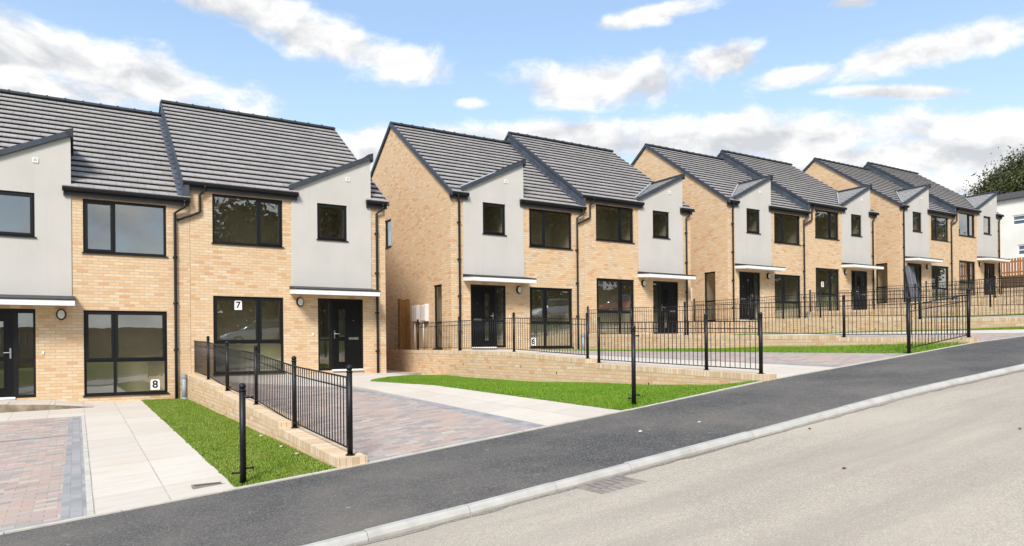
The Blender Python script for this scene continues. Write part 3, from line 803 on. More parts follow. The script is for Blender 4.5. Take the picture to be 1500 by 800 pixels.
# ------------------------------------------------------------------ plots
def blades(name, poly_fn, bounds, zfn, dens, mat, hmin=.022, hmax=.05, seed=1):
    rg = np.random.default_rng(seed); x0, x1, y0, y1 = bounds
    n = int((x1 - x0) * (y1 - y0) * dens)
    X = rg.uniform(x0, x1, n); Y = rg.uniform(y0, y1, n)
    keep = np.array([poly_fn(a, b) for a, b in zip(X, Y)]); X, Y = X[keep], Y[keep]; n = len(X)
    Z = np.array([zfn(a, b) for a, b in zip(X, Y)]) - .004
    an = rg.uniform(0, 6.283, n); h = rg.uniform(hmin, hmax, n) * (1 + .35 * np.sin(X * 2.3) * np.sin(Y * 1.7)); w = rg.uniform(.004, .008, n); lean = rg.uniform(.005, .03, n); la = rg.uniform(0, 6.283, n)
    V = np.zeros((n, 3, 3))
    V[:, 0] = np.stack([X + np.cos(an) * w, Y + np.sin(an) * w, Z], 1)
    V[:, 1] = np.stack([X - np.cos(an) * w, Y - np.sin(an) * w, Z], 1)
    V[:, 2] = np.stack([X + np.cos(la) * lean, Y + np.sin(la) * lean, Z + h], 1)
    me = bpy.data.meshes.new(name); me.vertices.add(n * 3); me.vertices.foreach_set('co', V.reshape(-1))
    me.loops.add(n * 3); me.loops.foreach_set('vertex_index', np.arange(n * 3, dtype=np.int32))
    me.polygons.add(n); me.polygons.foreach_set('loop_start', np.arange(0, n * 3, 3, dtype=np.int32))
    me.update(); me.validate(); me.materials.append(mat)
    o = bpy.data.objects.new(name, me); COL.objects.link(o); return o

for bi, (bk, (bx0, by0, bz0, _)) in enumerate(BLK.items()):
    near = bk == 'A'
    # left plot ------------------------------------------------------
    xw0, xw1 = bx0 - .43, bx0 + 5.36                 # between boundary wall and party wall
    side = (bx0 + 2.2, xw1, bz0 - (.16 if near else .07), bz0 - .20); Z = plot_z(side)
    if near:
        sx = -10.25
        sheet('drive', M['paver'], xw0, sx - .215, -3.4, lambda x: yb(x) + .105, Z, 8, 24)
        sheet('drive_edging', M['paver_edge'], sx - .215, sx, -3.4, yb, Z, 2, 24)
        sheet('drive_edging', M['paver_band'], xw0, sx - .215, lambda x: yb(x) + .105, yb, Z, 8, 2)
        sheet('drive_edging', M['paver_band'], xw0, sx - .22, -6.3, -6.405, Z, 8, 2, lift=.004, skirt=0)
        sheet('edging_strip', M['edging'], sx, sx + .055, -3.35, yb, Z, 1, 24, lift=.006)
        sheet('path', M['slab'], sx + .055, -8.93, 0., yb, Z, 4, 30)
        sheet('path', M['slab'], xw0, sx + .055, 0., -3.4, Z, 8, 10)
        # raised apron with a ramped edge in front of the door
        mb = MB(); pts = [(xw0, bz0 - .03), (-11.6, bz0 - .03), (-10.75, bz0 - .085), (-10.0, Z(-10., -.9) + .004)]
        for (p, q) in zip(pts[:-1], pts[1:]):
            fy = lambda x: -1.72 if x < -10.5 else -1.72 + (x + 10.5) * .35
            mb.hexa([(p[0], fy(p[0]), Z(p[0], -1.7) - .1), (q[0], fy(q[0]), Z(q[0], -1.7) - .1), (q[0], -.04, Z(q[0], -.04) - .1), (p[0], -.04, Z(p[0], -.04) - .1)],
                    [(p[0], fy(p[0]), p[1] - .012), (q[0], fy(q[0]), q[1]), (q[0], -.04, q[1]), (p[0], -.04, p[1])])
        mb.build('apron', M['slab'])['kind'] = 'structure'
        mb = MB()
        for (p, q) in zip(pts[:-1], pts[1:]):
            lo = lambda r: Z(r[0], -1.75) - .05
            mb.hexa([(p[0], fy(p[0]) - .022, lo(p)), (q[0], fy(q[0]) - .022, lo(q)), (q[0], fy(q[0]) - .002, lo(q)), (p[0], fy(p[0]) - .002, lo(p))],
                    [(p[0], fy(p[0]) - .022, max(p[1] - .02, lo(p))), (q[0], fy(q[0]) - .022, max(q[1] - .012, lo(q) + .01)), (q[0], fy(q[0]) - .002, max(q[1] - .012, lo(q) + .01)), (p[0], fy(p[0]) - .002, max(p[1] - .02, lo(p)))])
        mb.build('apron_edge', M['stain'])['kind'] = 'structure'
        gx0, gx1, gy = -8.93, xw1, -.06
        lawn_in = lambda x, y: x > -8.925 + .020 * math.sin(y * 6.1 + 2 * math.sin(y * 2.7)) and y > yb(x)
        sheet('lawn', M['soil'], gx0, gx1, gy, yb, Z, 4, 24, lift=-.003)
        o = blades('grass', lawn_in, (gx0 - .03, gx1, -12.62, gy), Z, 6500, M['grass_dull'], .014, .036, 3)
        o['kind'] = 'stuff'
    else:
        px0, px1, gx0 = bx0 + 1.22, bx0 + 3.5, bx0 + 3.5
        sheet('path', M['slab'], xw0, px0, 0., yb, Z, 4, 30)
        sheet('drive_edging', M['paver_edge'], px0, px0 + .21, -3.0, yb, Z, 2, 24)
        sheet('drive', M['paver'], px0 + .21, px1 - .105, -3.0, yb, Z, 6, 24)
        sheet('drive_edging', M['paver_edge'], px1 - .105, px1, -3.0, yb, Z, 2, 24)
        sheet('path', M['slab'], px0, gx0, 0., -3.0, Z, 4, 6)
        sheet('lawn', M['soil'], gx0, xw1, -.06, yb, Z, 4, 24, lift=-.003)
        o = blades('grass', lambda x, y: y > yb(x), (gx0, xw1, -13.2, -.06), Z, 1300, M['grass'], .03, .06, 10 + bi); o['kind'] = 'stuff'
    # right plot -----------------------------------------------------
    rx0, rx1 = bx0 + 5.69, bx0 + 12.46               # party wall to the next boundary wall
    Z = right_z(bx0, bz0)
    q = bx0 - (-13.23)
    pvx = lambda t: q - 5.25 + .25 * min(1, t * 2)
    sheet('drive', M['paver'], rx0, lambda t: pvx(t) - .22, lambda x: -1.2 - 4.0 * (x - rx0) / (q - 5.2 - rx0), lambda x: yb(x) + .105, Z, 8, 30)
    sheet('drive_edging', M['paver_edge'], lambda t: pvx(t) - .22, pvx, lambda x: -1.2 - 4.0 * (x - rx0) / (q - 5.2 - rx0), yb, Z, 2, 30)
    sheet('drive_edging', M['paver_band'], rx0, lambda t: pvx(1) - .22, lambda x: yb(x) + .105, yb, Z, 8, 2)
    sheet('drive_edging', M['paver_band'], rx0, q - 5.2, -6.1, -6.205, Z, 8, 2, lift=.004, skirt=0)
    sheet('path', M['slab'], rx0, lambda t: pvx(0), 0., lambda x: -1.2 - 4.0 * min(1, max(0, (x - rx0) / (q - 5.2 - rx0))), Z, 8, 10)
    lawnx = lambda y: q - 4.28 + .60 * min(1, max(0, (-4.05 - y) / 2.4))   # left edge of the lawn
    top = lambda x: -4.05 + 3.0 * min(1, max(0, (x - q + 4.28) / 3.5)) ** .8
    sheet('path', M['slab'], lambda t: pvx(1) - .25 * (1 - min(1, t * 2)), lambda t: q - 3.66, 0., yb, lambda x, y: Z(x, y) - .004, 6, 40)
    sheet('path', M['slab'], q - 3.66, rx1, 9.8, lambda x: top(x) - .1, lambda x, y: Z(x, y) - .004, 6, 20)
    zl = lambda x, y: Z(x, y) + .002
    mb = MB(); rows = []
    for j in range(31):
        t = j / 30; row = []
        for i in range(9):
            # x from slanted left edge to the wall
            s = i / 8
            yy0 = -4.05 + (-12.62 + 4.05) * t
            xl_ = lawnx(yy0); xx = xl_ + (rx1 - xl_) * s
            yy = top(xx) + (yb(xx) - top(xx)) * t
            row.append(len(mb.v)); mb.v.append((xx, yy, zl(xx, yy)))
        rows.append(row)
    for j in range(30):
        for i in range(8): mb.f.append((rows[j][i], rows[j + 1][i], rows[j + 1][i + 1], rows[j][i + 1]))
    mb.build('lawn', M['soil'])['kind'] = 'structure'
    o = blades('grass', lambda x, y: y > yb(x) and y < top(x) and x > lawnx(y) + .022 * math.sin(y * 7.3 + math.sin(y * 3.1) * 2) - .008 and y < top(x) + .02 * math.sin(x * 9), (q - 4.31, rx1, -13.2, -1.0), zl, 5000 if near else 1500, M['grass'], .016, .040, 30 + bi); o['kind'] = 'stuff'
# rear plots behind the houses
for a, b, z in UNITS: sheet('rear_ground', M['slab'], a + .45, b - .2, 20., 9.85 if False else 0.2, (lambda zz: lambda x, y: zz - .30)(z), 2, 4)

# ------------------------------------------------------------------ garden walls and railings
def garden_wall(xc, prof, label, yback=0., depth=1.0, wd=.34):
    """prof: list of (y0, z0, y1, z1) coping segments from the houses to the road"""
    W = empty('garden_wall', (xc, prof[0][0], prof[0][1]))
    ox, oy, oz = xc, prof[0][0], prof[0][1]
    mb = MB(); cp = MB()
    for (y0, z0, y1, z1) in prof:
        a, b = -wd / 2, wd / 2; ch = .105
        L = lambda x, y, z: (x, y - oy, z - oz)
        mb.hexa([L(a, y0, z0 - depth), L(b, y0, z0 - depth), L(b, y1, z1 - depth), L(a, y1, z1 - depth)], [L(a, y0, z0 - ch), L(b, y0, z0 - ch), L(b, y1, z1 - ch), L(a, y1, z1 - ch)])
        cp.hexa([L(a - .004, y0, z0 - ch + .001), L(b + .004, y0, z0 - ch + .001), L(b + .004, y1 - .003, z1 - ch + .001), L(a - .004, y1 - .003, z1 - ch + .001)],
                [L(a - .004, y0, z0), L(b + .004, y0, z0), L(b + .004, y1 - .003, z1), L(a - .004, y1 - .003, z1)])
    mb.build('brickwork', M['brick'], W); cp.build('coping', M['coping'], W)
    h = MB(); yy = prof[0][0] - 1.2
    def ztop(y):
        for (y0, z0, y1, z1) in prof:
            if y1 <= y <= y0: return z0 + (z1 - z0) * (y - y0) / (y1 - y0)
        return prof[-1][3]
    k = 0
    while yy > prof[-1][2] + .6:
        zc = ztop(yy) - .34 - .05 * (k % 3); h.box(-wd / 2 - .002, -wd / 2 + .01, yy - oy - .014, yy - oy + .014, zc - oz - .03, zc - oz + .03); yy -= 1.55; k += 1
    h.build('weep_holes', M['ink'], W)
    return tag(W, label, 'garden wall', 'low brick garden walls'), ztop

def post_mesh(mb, x, y, z, h, r=.033):
    mb.tube([(x, y, z), (x, y, z + h)], r, 12)
    mb.tube([(x, y, z), (x, y, z + .012)], .055, 8)
    mb.tube([(x, y, z + h), (x, y, z + h + .018)], r + .006, 12)
    mb.ball((x, y, z + h + .048), .038, 10, 7)

def railing(xc, posts, label, group='black railings on the garden walls', h=.95):
    """posts: list of (y, z foot); each neighbouring pair carries a panel"""
    oy, oz = posts[0]
    T = empty('metal_railing', (xc, oy, oz))
    for (y, z) in posts:
        m = MB(); post_mesh(m, 0, y - oy, z - oz, h); m.build('post', M['railing'], T, True)
    for (a, b) in zip(posts[:-1], posts[1:]):
        if abs(a[0] - b[0]) < .6: continue
        panel(T, (0, a[0] - oy, a[1] - oz), (0, b[0] - oy, b[1] - oz), h)
    return tag(T, label, 'railing', group)

def panel(parent, A, B, h=.95):
    A, B = Vector(A), Vector(B); d = B - A; L = math.hypot(d.x, d.y); u = Vector((d.x / L, d.y / L, 0))
    m = MB(); n = max(3, round(L / .108)); e = .036
    P = lambda t, z: A + d * t + Vector((0, 0, z))
    sag = lambda t: -.03 * 4 * t * (1 - t) * 0 - .05 * min(1, abs(2 * t - 1) * 1.0) ** 3 * 0
    t0, t1 = e / L, 1 - e / L
    for (z, r) in ((h - .065, .011), (h - .19, .009), (.075, .010)):
        m.tube([P(t0, z), P(t1, z)], r, 6)
    for i in range(1, n):
        t = i / n; m.tube([P(t, .075), P(t, h - .06)], .0068, 6)
    for t in (t0, t1):
        for z in (h - .065, .075):
            m.ball(tuple(P(t, z)), .017, 6, 4)
    return m.build('panel', M['railing'], parent, True)

def party_profile(z0, x):
    z1 = zb(x) + .105; f = lambda k: z0 + (z1 - z0) * k
    return [(-.02, f(0), -4.78, f(.20)), (-4.78, f(.36), -10.02, f(.69)), (-10.02, f(.84), yb(x) - .03, z1)], f
def bound_profile(z0, x):
    z1 = zb(x) + .10; f = lambda k: z0 + (z1 - z0) * k
    return [(9.8, f(-.06), -.02, f(-.02)), (-.02, f(-.02), -4.8, f(.08)), (-4.8, f(.08), -8.02, f(.47)), (-8.02, f(.68), yb(x) - .05, z1)], f
WL = {
 'A': ('low brick wall stepping down to the pavement between the 8 and 7 houses', 'near railing in front of the 7 house, on the wall beside the nearest lawn'),
 'B': ('low brick wall between the two houses of the second pair, beside the front railing panel', 'railing on the party wall of the second pair, tied to the front panel'),
 'C': ('low brick wall between the two houses of the third pair', 'railing between the two houses of the third pair'),
 'D': ('low brick wall between the two furthest houses', 'railing between the two furthest houses')}
BL = {
 'A': ('low brick wall left of the 8 house', 'railing left of the 8 house'),
 'B': ('long brick retaining wall with weep holes beside the bright lawn of the 7 house', 'railing on the retaining wall in front of the meter box house'),
 'C': ('brick retaining wall below the third pair of houses', 'railing on the wall left of the third pair of houses'),
 'D': ('brick retaining wall below the furthest pair of houses', 'railing on the wall left of the furthest pair of houses')}
for bk, (bx0, by0, bz0, _) in BLK.items():
    x = bx0 + 5.53
    prof, f = party_profile(bz0 + .44, x)
    w, zt = garden_wall(x, prof, WL[bk][0])
    posts = [(-.07, zt(-.07)), (-2.42, zt(-2.42)), (-4.86, zt(-4.86)), (-7.6, zt(-7.6)), (-10.1, zt(-10.1)), (yb(x) + .11, zt(yb(x) + .11))]
    railing(x + .02, posts, WL[bk][1])
    if bk == 'A': continue
    x = bx0 - .6
    prof, f = bound_profile(bz0 - .065, x)
    w, zt = garden_wall(x, prof, BL[bk][0], depth=1.25)
    ps = [(1.3, zt(1.3)), (-1.69, zt(-1.69)), (-4.76, zt(-4.76)), (-7.86, zt(-7.86)), (-8.26, zt(-8.26)), (-11.34, zt(-11.34)), (yb(x) + .12, zt(yb(x) + .12))]
    railing(x + .0, ps, BL[bk][1])

def gate_post(x, y, z, h, label):
    T = empty('gate_post', (x, y, z)); m = MB(); post_mesh(m, 0, 0, -.05, h + .05); m.build('post', M['railing'], T, True)
    m = MB()
    for (zz, s) in ((.16, 1), (h - .07, 1), (.12, -1)): m.tube([(s * .03, 0, zz), (s * .10, 0, zz)], .010, 6); m.ball((s * .10, 0, zz), .016, 6, 4)
    m.build('bracket', M['railing'], T)
    return tag(T, label, 'post', 'free standing gate posts at the pavement edge')
gate_post(-8.84, -12.47, zb(-8.84) + .01, .98, 'single black post in the grass nearest the camera, beside the cream path')
gate_post(-3.33, -12.43, zb(-3.33) - .0, 1.11, 'single black post in the bright lawn before the long retaining wall')
p3 = gate_post(3.52, yb(3.52) + .10, zb(3.52) + .01, 1.02, 'black post at the near end of the front railing panel, second pair')
gate_post(9.45, yb(9.45) + .10, zb(9.45) + .01, 1.05, 'black post by the lawn before the third pair')
T = empty('railing_panel', (3.52, yb(3.52) + .10, zb(3.52) + .01))
panel(T, (0, 0, .02), (5.55 - 3.52, yb(5.55) + .11 - yb(3.52) - .10, zb(5.55) - zb(3.52) + .08), .98)
tag(T, 'short black railing panel across the grass strip along the pavement, second pair', 'railing panel')

# ------------------------------------------------------------------ small things round the houses
def number_card(ch, house, u, z, w, h, y=.06):
    bk, k = house; bx0, by0, bz0, rot = BLK[bk]
    hh = empty('number_card', (bx0 + (HW if k else 0) + u, by0 + y + .0, bz0 + (STEP if k else 0) + z))
    m = MB(); c = .03
    m.prism([(-w / 2, 0, -h / 2), (w / 2, 0, -h / 2), (w / 2, 0, h / 2 - c), (w / 2 - c, 0, h / 2), (-w / 2 + c, 0, h / 2), (-w / 2, 0, h / 2 - c)], (0, 0, 0), (0, .004, 0)); m.build('card', M['paper'], hh)
    cu = bpy.data.curves.new('digit', 'FONT'); cu.body = ch; cu.size = h * .98; cu.align_x = 'CENTER'; cu.align_y = 'CENTER'; cu.offset = .006; cu.extrude = .001
    ob = bpy.data.objects.new('digit', cu); COL.objects.link(ob)
    me = bpy.data.meshes.new_from_object(ob.evaluated_get(bpy.context.evaluated_depsgraph_get()))
    COL.objects.unlink(ob); bpy.data.objects.remove(ob)
    me.materials.clear(); me.materials.append(M['ink'])
    d = bpy.data.objects.new('digit', me); COL.objects.link(d); d.parent = hh; d.rotation_euler.x = math.pi / 2; d.location = (0, -.0025, 0)
    return hh
tag(number_card('8', ('A', 0), 4.62, .20, .215, .27), 'white card with a black 8 in the bottom corner of the leftmost window', 'number card')
tag(number_card('7', ('A', 1), .56 + .66 - .02, 1.85, .19, .25), 'white card with a black 7 at the top of a large window', 'number card')
tag(number_card('6', ('B', 0), 3.74 - .545 + .03, .19, .22, .28), 'white card with a black 6 low in the window behind the railing', 'number card')
tag(number_card('3', ('C', 1), 1.17, 1.33, .19, .25), 'white card with a black 3 in a window of the third pair', 'number card')

for bk, lab in (('A', 'grey standpipe between the grass and the wall, by the 8 window'), ('B', 'grey standpipe beside the downpipe of the meter box house'), ('C', 'grey standpipe beside the middle downpipe of the third pair'), ('D', 'grey standpipe beside the middle downpipe of the furthest pair')):
    bx0, by0, bz0, _ = BLK[bk]; o = empty('standpipe', (bx0 + 5.28, by0 - .12, bz0 - .24))
    m = MB(); m.tube([(0, 0, -.05), (0, 0, .62)], .055, 14); m.tube([(0, 0, -.05), (0, 0, .09)], .068, 14); m.build('pipe', M['pipe_grey'], o, True)
    m = MB(); m.tube([(0, 0, .60), (0, 0, .685)], .074, 14); m.build('cap', M['pipe_grey'], o)
    tag(o, lab, 'pipe', 'grey standpipes at the party walls')

def meter_box(x, y, z, label):
    o = empty('meter_box', (x, y, z)); m = MB()
    m.hexa([(-.13, -.22, 0), (0, -.22, 0), (0, .22, 0), (-.13, .22, 0)], [(-.13, -.22, .56), (0, -.22, .60), (0, .22, .60), (-.13, .22, .56)]); m.build('box', M['meter'], o, bevel=.012)
    m = MB(); m.box(-.142, -.13, -.19, .19, .03, .52); m.build('door', M['meter'], o, bevel=.004)
    m = MB(); m.tube([(-.065, .10, .02), (-.065, .10, -.98)], .025, 10); m.build('conduit', M['white'], o, True)
    return tag(o, label, 'meter box', 'meter boxes on gable walls')
meter_box(-.004, 2.62, .93, 'white meter box on the gable, the one nearer the timber screen')
meter_box(-.004, 1.90, .93, 'white meter box on the gable, the one nearer the narrow side window')
meter_box(12.92 + .156, 2.2, 1.95, 'white meter box in the gap before the third pair, half hidden')

def board_screen(name, x0, x1, y, z0, h, label, mat='wood', posts=True):
    o = empty(name, (x0, y, z0)); L = x1 - x0; m = MB(); k = 0; x = 0.
    while x < L - .02:
        w = min(.125, L - x); j = rnd.uniform(-.006, .006)
        m.box(x + .003, x + w - .003, -.011 + (.006 if k % 2 else 0), .011 + (.006 if k % 2 else 0), .04, h + j); x += .125; k += 1
    m.build('boards', M[mat], o)
    m = MB()
    for z in (.25, h * .55, h - .2): m.box(0, L, .018, .065, z - .04, z + .04)
    m.build('rails', M[mat], o)
    for px in (.045, L - .045):
        m = MB(); m.box(px - .045, px + .045, .066, .15, -.3, h + .04); m.build('post', M[mat], o)
    return o
tag(board_screen('timber_screen', -.42, -.012, 3.28, -.10, 1.86, ''), 'brown vertical board screen closing the passage beside the meter boxes', 'timber screen')
tag(board_screen('timber_screen', -2.2, -.80, 3.9, -.75, 1.3, ''), 'lower brown board screen in the passage behind the 7 house', 'timber screen')
tag(board_screen('timber_screen', 11.0, 12.90, 3.1, .55, 2.0, ''), 'brown board screen in the gap before the third pair', 'timber screen')

# grey wrapped sheet leaning at the D front door
o = empty('wrapped_sheet', (26.95, -.50, 2.10)); m = MB()
w = .40; a = Vector((-.06, .32, 1.92)); th = Vector((0, -.05, .0))
for (p, q) in ((-w, -.06), (-.045, w)):
    m.hexa([(p, 0, 0), (q, 0, 0), (q, .05, .012), (p, .05, .012)], [Vector((p, 0, 0)) + a, Vector((q, 0, 0)) + a, Vector((q, .05, .012)) + a, Vector((p, .05, .012)) + a])
m.build('sheet', M['sheet'], o, bevel=.006)
m = MB(); m.hexa([(-.061, -.004, 0), (-.044, -.004, 0), (-.044, .046, .01), (-.061, .046, .01)], [Vector((-.061, -.004, 0)) + a, Vector((-.044, -.004, 0)) + a, Vector((-.044, .046, .01)) + a, Vector((-.061, .046, .01)) + a]); m.build('fold', M['lead'], o)
tag(o, 'tall grey wrapped sheet leaning sideways against a front door', 'sheet')

# drain grate in the gutter
gx, gy = -6.12, yk(-6.12) - .27; gz = road_z(gx, gy); sl = (zb(-5.6) - zb(-6.6))
o = empty('drain_grate', (gx, gy, gz)); m = MB(); w, d = .23, .20; hz = .004
ZZ = lambda x: sl * x + hz
def slbar(m, x0, x1, y0, y1, t=.03): m.hexa([(x0, y0, ZZ(x0) - t), (x1, y0, ZZ(x1) - t), (x1, y1, ZZ(x1) - t), (x0, y1, ZZ(x0) - t)], [(x0, y0, ZZ(x0)), (x1, y0, ZZ(x1)), (x1, y1, ZZ(x1)), (x0, y1, ZZ(x0))])
slbar(m, -w - .04, w + .04, -d - .04, -d); slbar(m, -w - .04, w + .04, d, d + .04); slbar(m, -w - .04, -w, -d, d); slbar(m, w, w + .04, -d, d)
m.build('frame', M['iron'], o)
m = MB()
for k in range(6): x0 = -w + .006 + k * .076; slbar(m, x0, x0 + .060, -d, d, .012)
m.build('bars', M['iron'], o)
m = MB(); ZH = ZZ; m.hexa([(-w, -d, ZZ(-w) - .004), (w, -d, ZZ(w) - .004), (w, d, ZZ(w) - .004), (-w, d, ZZ(-w) - .004)], [(-w, -d, ZZ(-w) - .0035), (w, -d, ZZ(w) - .0035), (w, d, ZZ(w) - .0035), (-w, d, ZZ(-w) - .0035)]); m.build('slot_dark', M['iron_dark'], o)  # dark sheet just under the bars paints the slots as deep and shaded
tag(o, 'cast iron road drain grate in the gutter by the kerb', 'drain grate')

Zp = plot_z((-11.03, -7.87, -1.202, -1.242)); o = empty('utility_cover', (-9.13, -12.2, Zp(-9.13, -12.2) + .009)); m = MB(); m.box(-.15, .15, -.05, .05, -.03, .001); m.build('lid', M['iron_dark'], o); m = MB()
for (a, b, c, e) in ((-.17, .17, -.07, -.051), (-.17, .17, .051, .07), (-.17, -.151, -.051, .051), (.151, .17, -.051, .051)): m.box(a, b, c, e, -.03, .003)
m.build('frame', M['iron'], o); tag(o, 'small grey utility cover set in the cream path by the nearest post', 'cover')
o = empty('channel_drain', (-2.0, -.75, right_z(-13.23, -1.042)(-2.0, -.75) + .004)); m = MB(); m.box(-.55, .55, -.035, .035, -.03, .008); m.build('grating', M['iron_dark'], o); m = MB(); m.box(-.57, .57, -.05, -.036, -.03, .010); m.box(-.57, .57, .036, .05, -.03, .010); m.build('frame', M['iron'], o)
tag(o, 'thin dark channel drain in the paving by the passage', 'drain')

# fallen leaves and litter
for k, (lx, ly, lab) in enumerate([(-6.9, -17.2, 'curled brown leaf on the road, nearest the bottom edge'), (-4.6, -16.55, 'curled brown leaf on the road below the kerb'), (-2.4, -17.05, 'brown leaf lying alone on the road at right'), (-3.15, -15.2, 'red brown leaf in the gutter beyond the drain')]):
    m = MB(); k_ = 9; a0 = rnd.uniform(0, 6)
    pts = []
    for i in range(k_):
        t = i / (k_ - 1); pts.append((t, .30 * math.sin(math.pi * t) ** .8))
    for i in range(k_ - 1):
        (t0, w0), (t1, w1) = pts[i], pts[i + 1]; cz = lambda t, w: .012 + .03 * (t - .5) ** 2 + abs(w) * .05
        for s in (1, -1): m.poly((t0 * .07, 0, cz(t0, 0)), (t1 * .07, 0, cz(t1, 0)), (t1 * .07, s * w1 * .07, cz(t1, w1) + .012 * w1 * 3), (t0 * .07, s * w0 * .07, cz(t0, w0) + .012 * w0 * 3))
    o = m.build('fallen_leaf', M['dryleaf']); o.scale = (.6, .6, .6); o.location = (lx, ly, road_z(lx, ly)); o.rotation_euler.z = a0; tag(o, lab, 'leaf', 'leaves on the road')
for k, (lx, ly, lab, zo) in enumerate([(-7.97, -9.3, 'pale stone chip at the foot of the near wall, furthest back', 0), (-7.99, -10.6, 'pale stone chip on the grass at the middle of the near wall', 0), (-7.98, -11.35, 'white stone chip on the grass near the wall end', 0), (-4.55, -13.9, 'pale stone on the dark pavement', 1), (-3.75, -14.1, 'second pale stone on the dark pavement, nearer the kerb', 1)]):
    bm_ = MB(); bm_.ball((0, 0, .012), .022 + .006 * rnd.random(), 7, 5, .55)
    bm_.v = [(x * (1 + rnd.uniform(-.3, .3)), y * (1 + rnd.uniform(-.3, .3)) * .8, z) for x, y, z in bm_.v]
    o = bm_.build('stone_chip', M['edging']); z = pav_z(lx, ly) if zo else plot_z((-11., -7.87, -1.2, -1.24))(lx, ly) + .015
    o.location = (lx, ly, z); tag(o, lab, 'stone', 'stones and chips lying about')

# ------------------------------------------------------------------ right end: picket fence, pale building, tree
o = empty('picket_fence', (38.2, 3.0, 3.25)); m = MB(); y = 0.; k = 0
while y > -6.5:
    m.box(-.012, .012, y - .10, y, .02, 1.80); y -= .155 if k % 4 else .125; k += 1
m.build('pickets', M['wood_red'], o)
m = MB()
for z in (.3, .95, 1.6): m.box(.013, .06, -6.5, 0, z - .045, z + .045)
m.build('rails', M['wood_red'], o)
for y in (-.06, -2.2, -4.3, -6.4):
    m = MB(); m.box(.061, .16, y - .05, y + .05, -.4, 1.84); m.build('post', M['wood_red'], o)
m = MB(); m.box(-.02, .012, -6.5, 0, -.02, .75); m.build('gravel_board', M['wood_old'], o)
tag(o, 'red brown picket fence on a wall right of the furthest house', 'picket fence')
o = empty('garden_wall', (38.2, 3.0, 3.2)); m = MB(); m.box(-.17, .17, -6.6, 0.1, -1.8, -.08); m.build('brickwork', M['brick'], o); m = MB(); m.box(-.175, .175, -6.6, .1, -.079, .03); m.build('coping', M['coping'], o)
tag(o, 'brick wall carrying the red brown picket fence', 'garden wall', 'low brick garden walls')

o = empty('pale_building', (46., -6., 3.0)); m = MB()
Wd, Ln, Hh = 9., 22., 7.05
Pw = lambda v, d, z: (d, v, z)
wins = [(6.4, 8.9, 5.15, 5.86), (3.0, 5.2, 5.15, 5.86), (7.0, 8.6, 3.0, 3.75), (2.2, 4.6, 2.9, 3.75), (12., 14.4, 5.1, 5.86), (12., 14., 2.9, 3.75)]
wall_grid(m, sorted({0., Ln, *[q for w in wins for q in w[:2]]}), sorted({-2., Hh, *[q for w in wins for q in w[2:]]}), wins, Pw)
for w in wins: reveal(m, w, Pw)
m.poly((0, 0, -2), (Wd, 0, -2), (Wd, 0, Hh), (0, 0, Hh)); m.poly((Wd, 0, -2), (Wd, Ln, -2), (Wd, Ln, Hh), (Wd, 0, Hh)); m.poly((0, Ln, -2), (Wd, Ln, -2), (Wd, Ln, Hh), (0, Ln, Hh))
m.build('wall', M['pale_render'], o)
m = MB(); m.box(-.25, Wd + .25, -.25, Ln + .25, Hh + .002, Hh + .42); m.build('roof', M['flat_roof'], o)
def white_window(par, h):
    a, b, c, e = h; m = MB()
    def br(u0, u1, z0, z1): m.box(.04, .10, u0, u1, z0, z1)
    br(a + .002, a + .09, c + .002, e - .002); br(b - .09, b - .002, c + .002, e - .002); br(a + .09, b - .09, c + .002, c + .09); br(a + .09, b - .09, e - .09, e - .002)
    mm = a + (b - a) * .66; br(mm - .06, mm + .06, c + .09, e - .09); br(mm + .06, b - .09, (c + e) / 2 - .04, (c + e) / 2 + .04) if e - c > .8 or True else None
    w = m.build('window', M['white'], par)
    g = MB(); g.poly((.07, a + .09, c + .09), (.07, b - .09, c + .09), (.07, b - .09, e - .09), (.07, a + .09, e - .09)); g.build('pane', M['blue_frame'], w)
for w in wins: white_window(o, w)
tag(o, 'pale cream flat roofed building with white windows at the right edge', 'building')

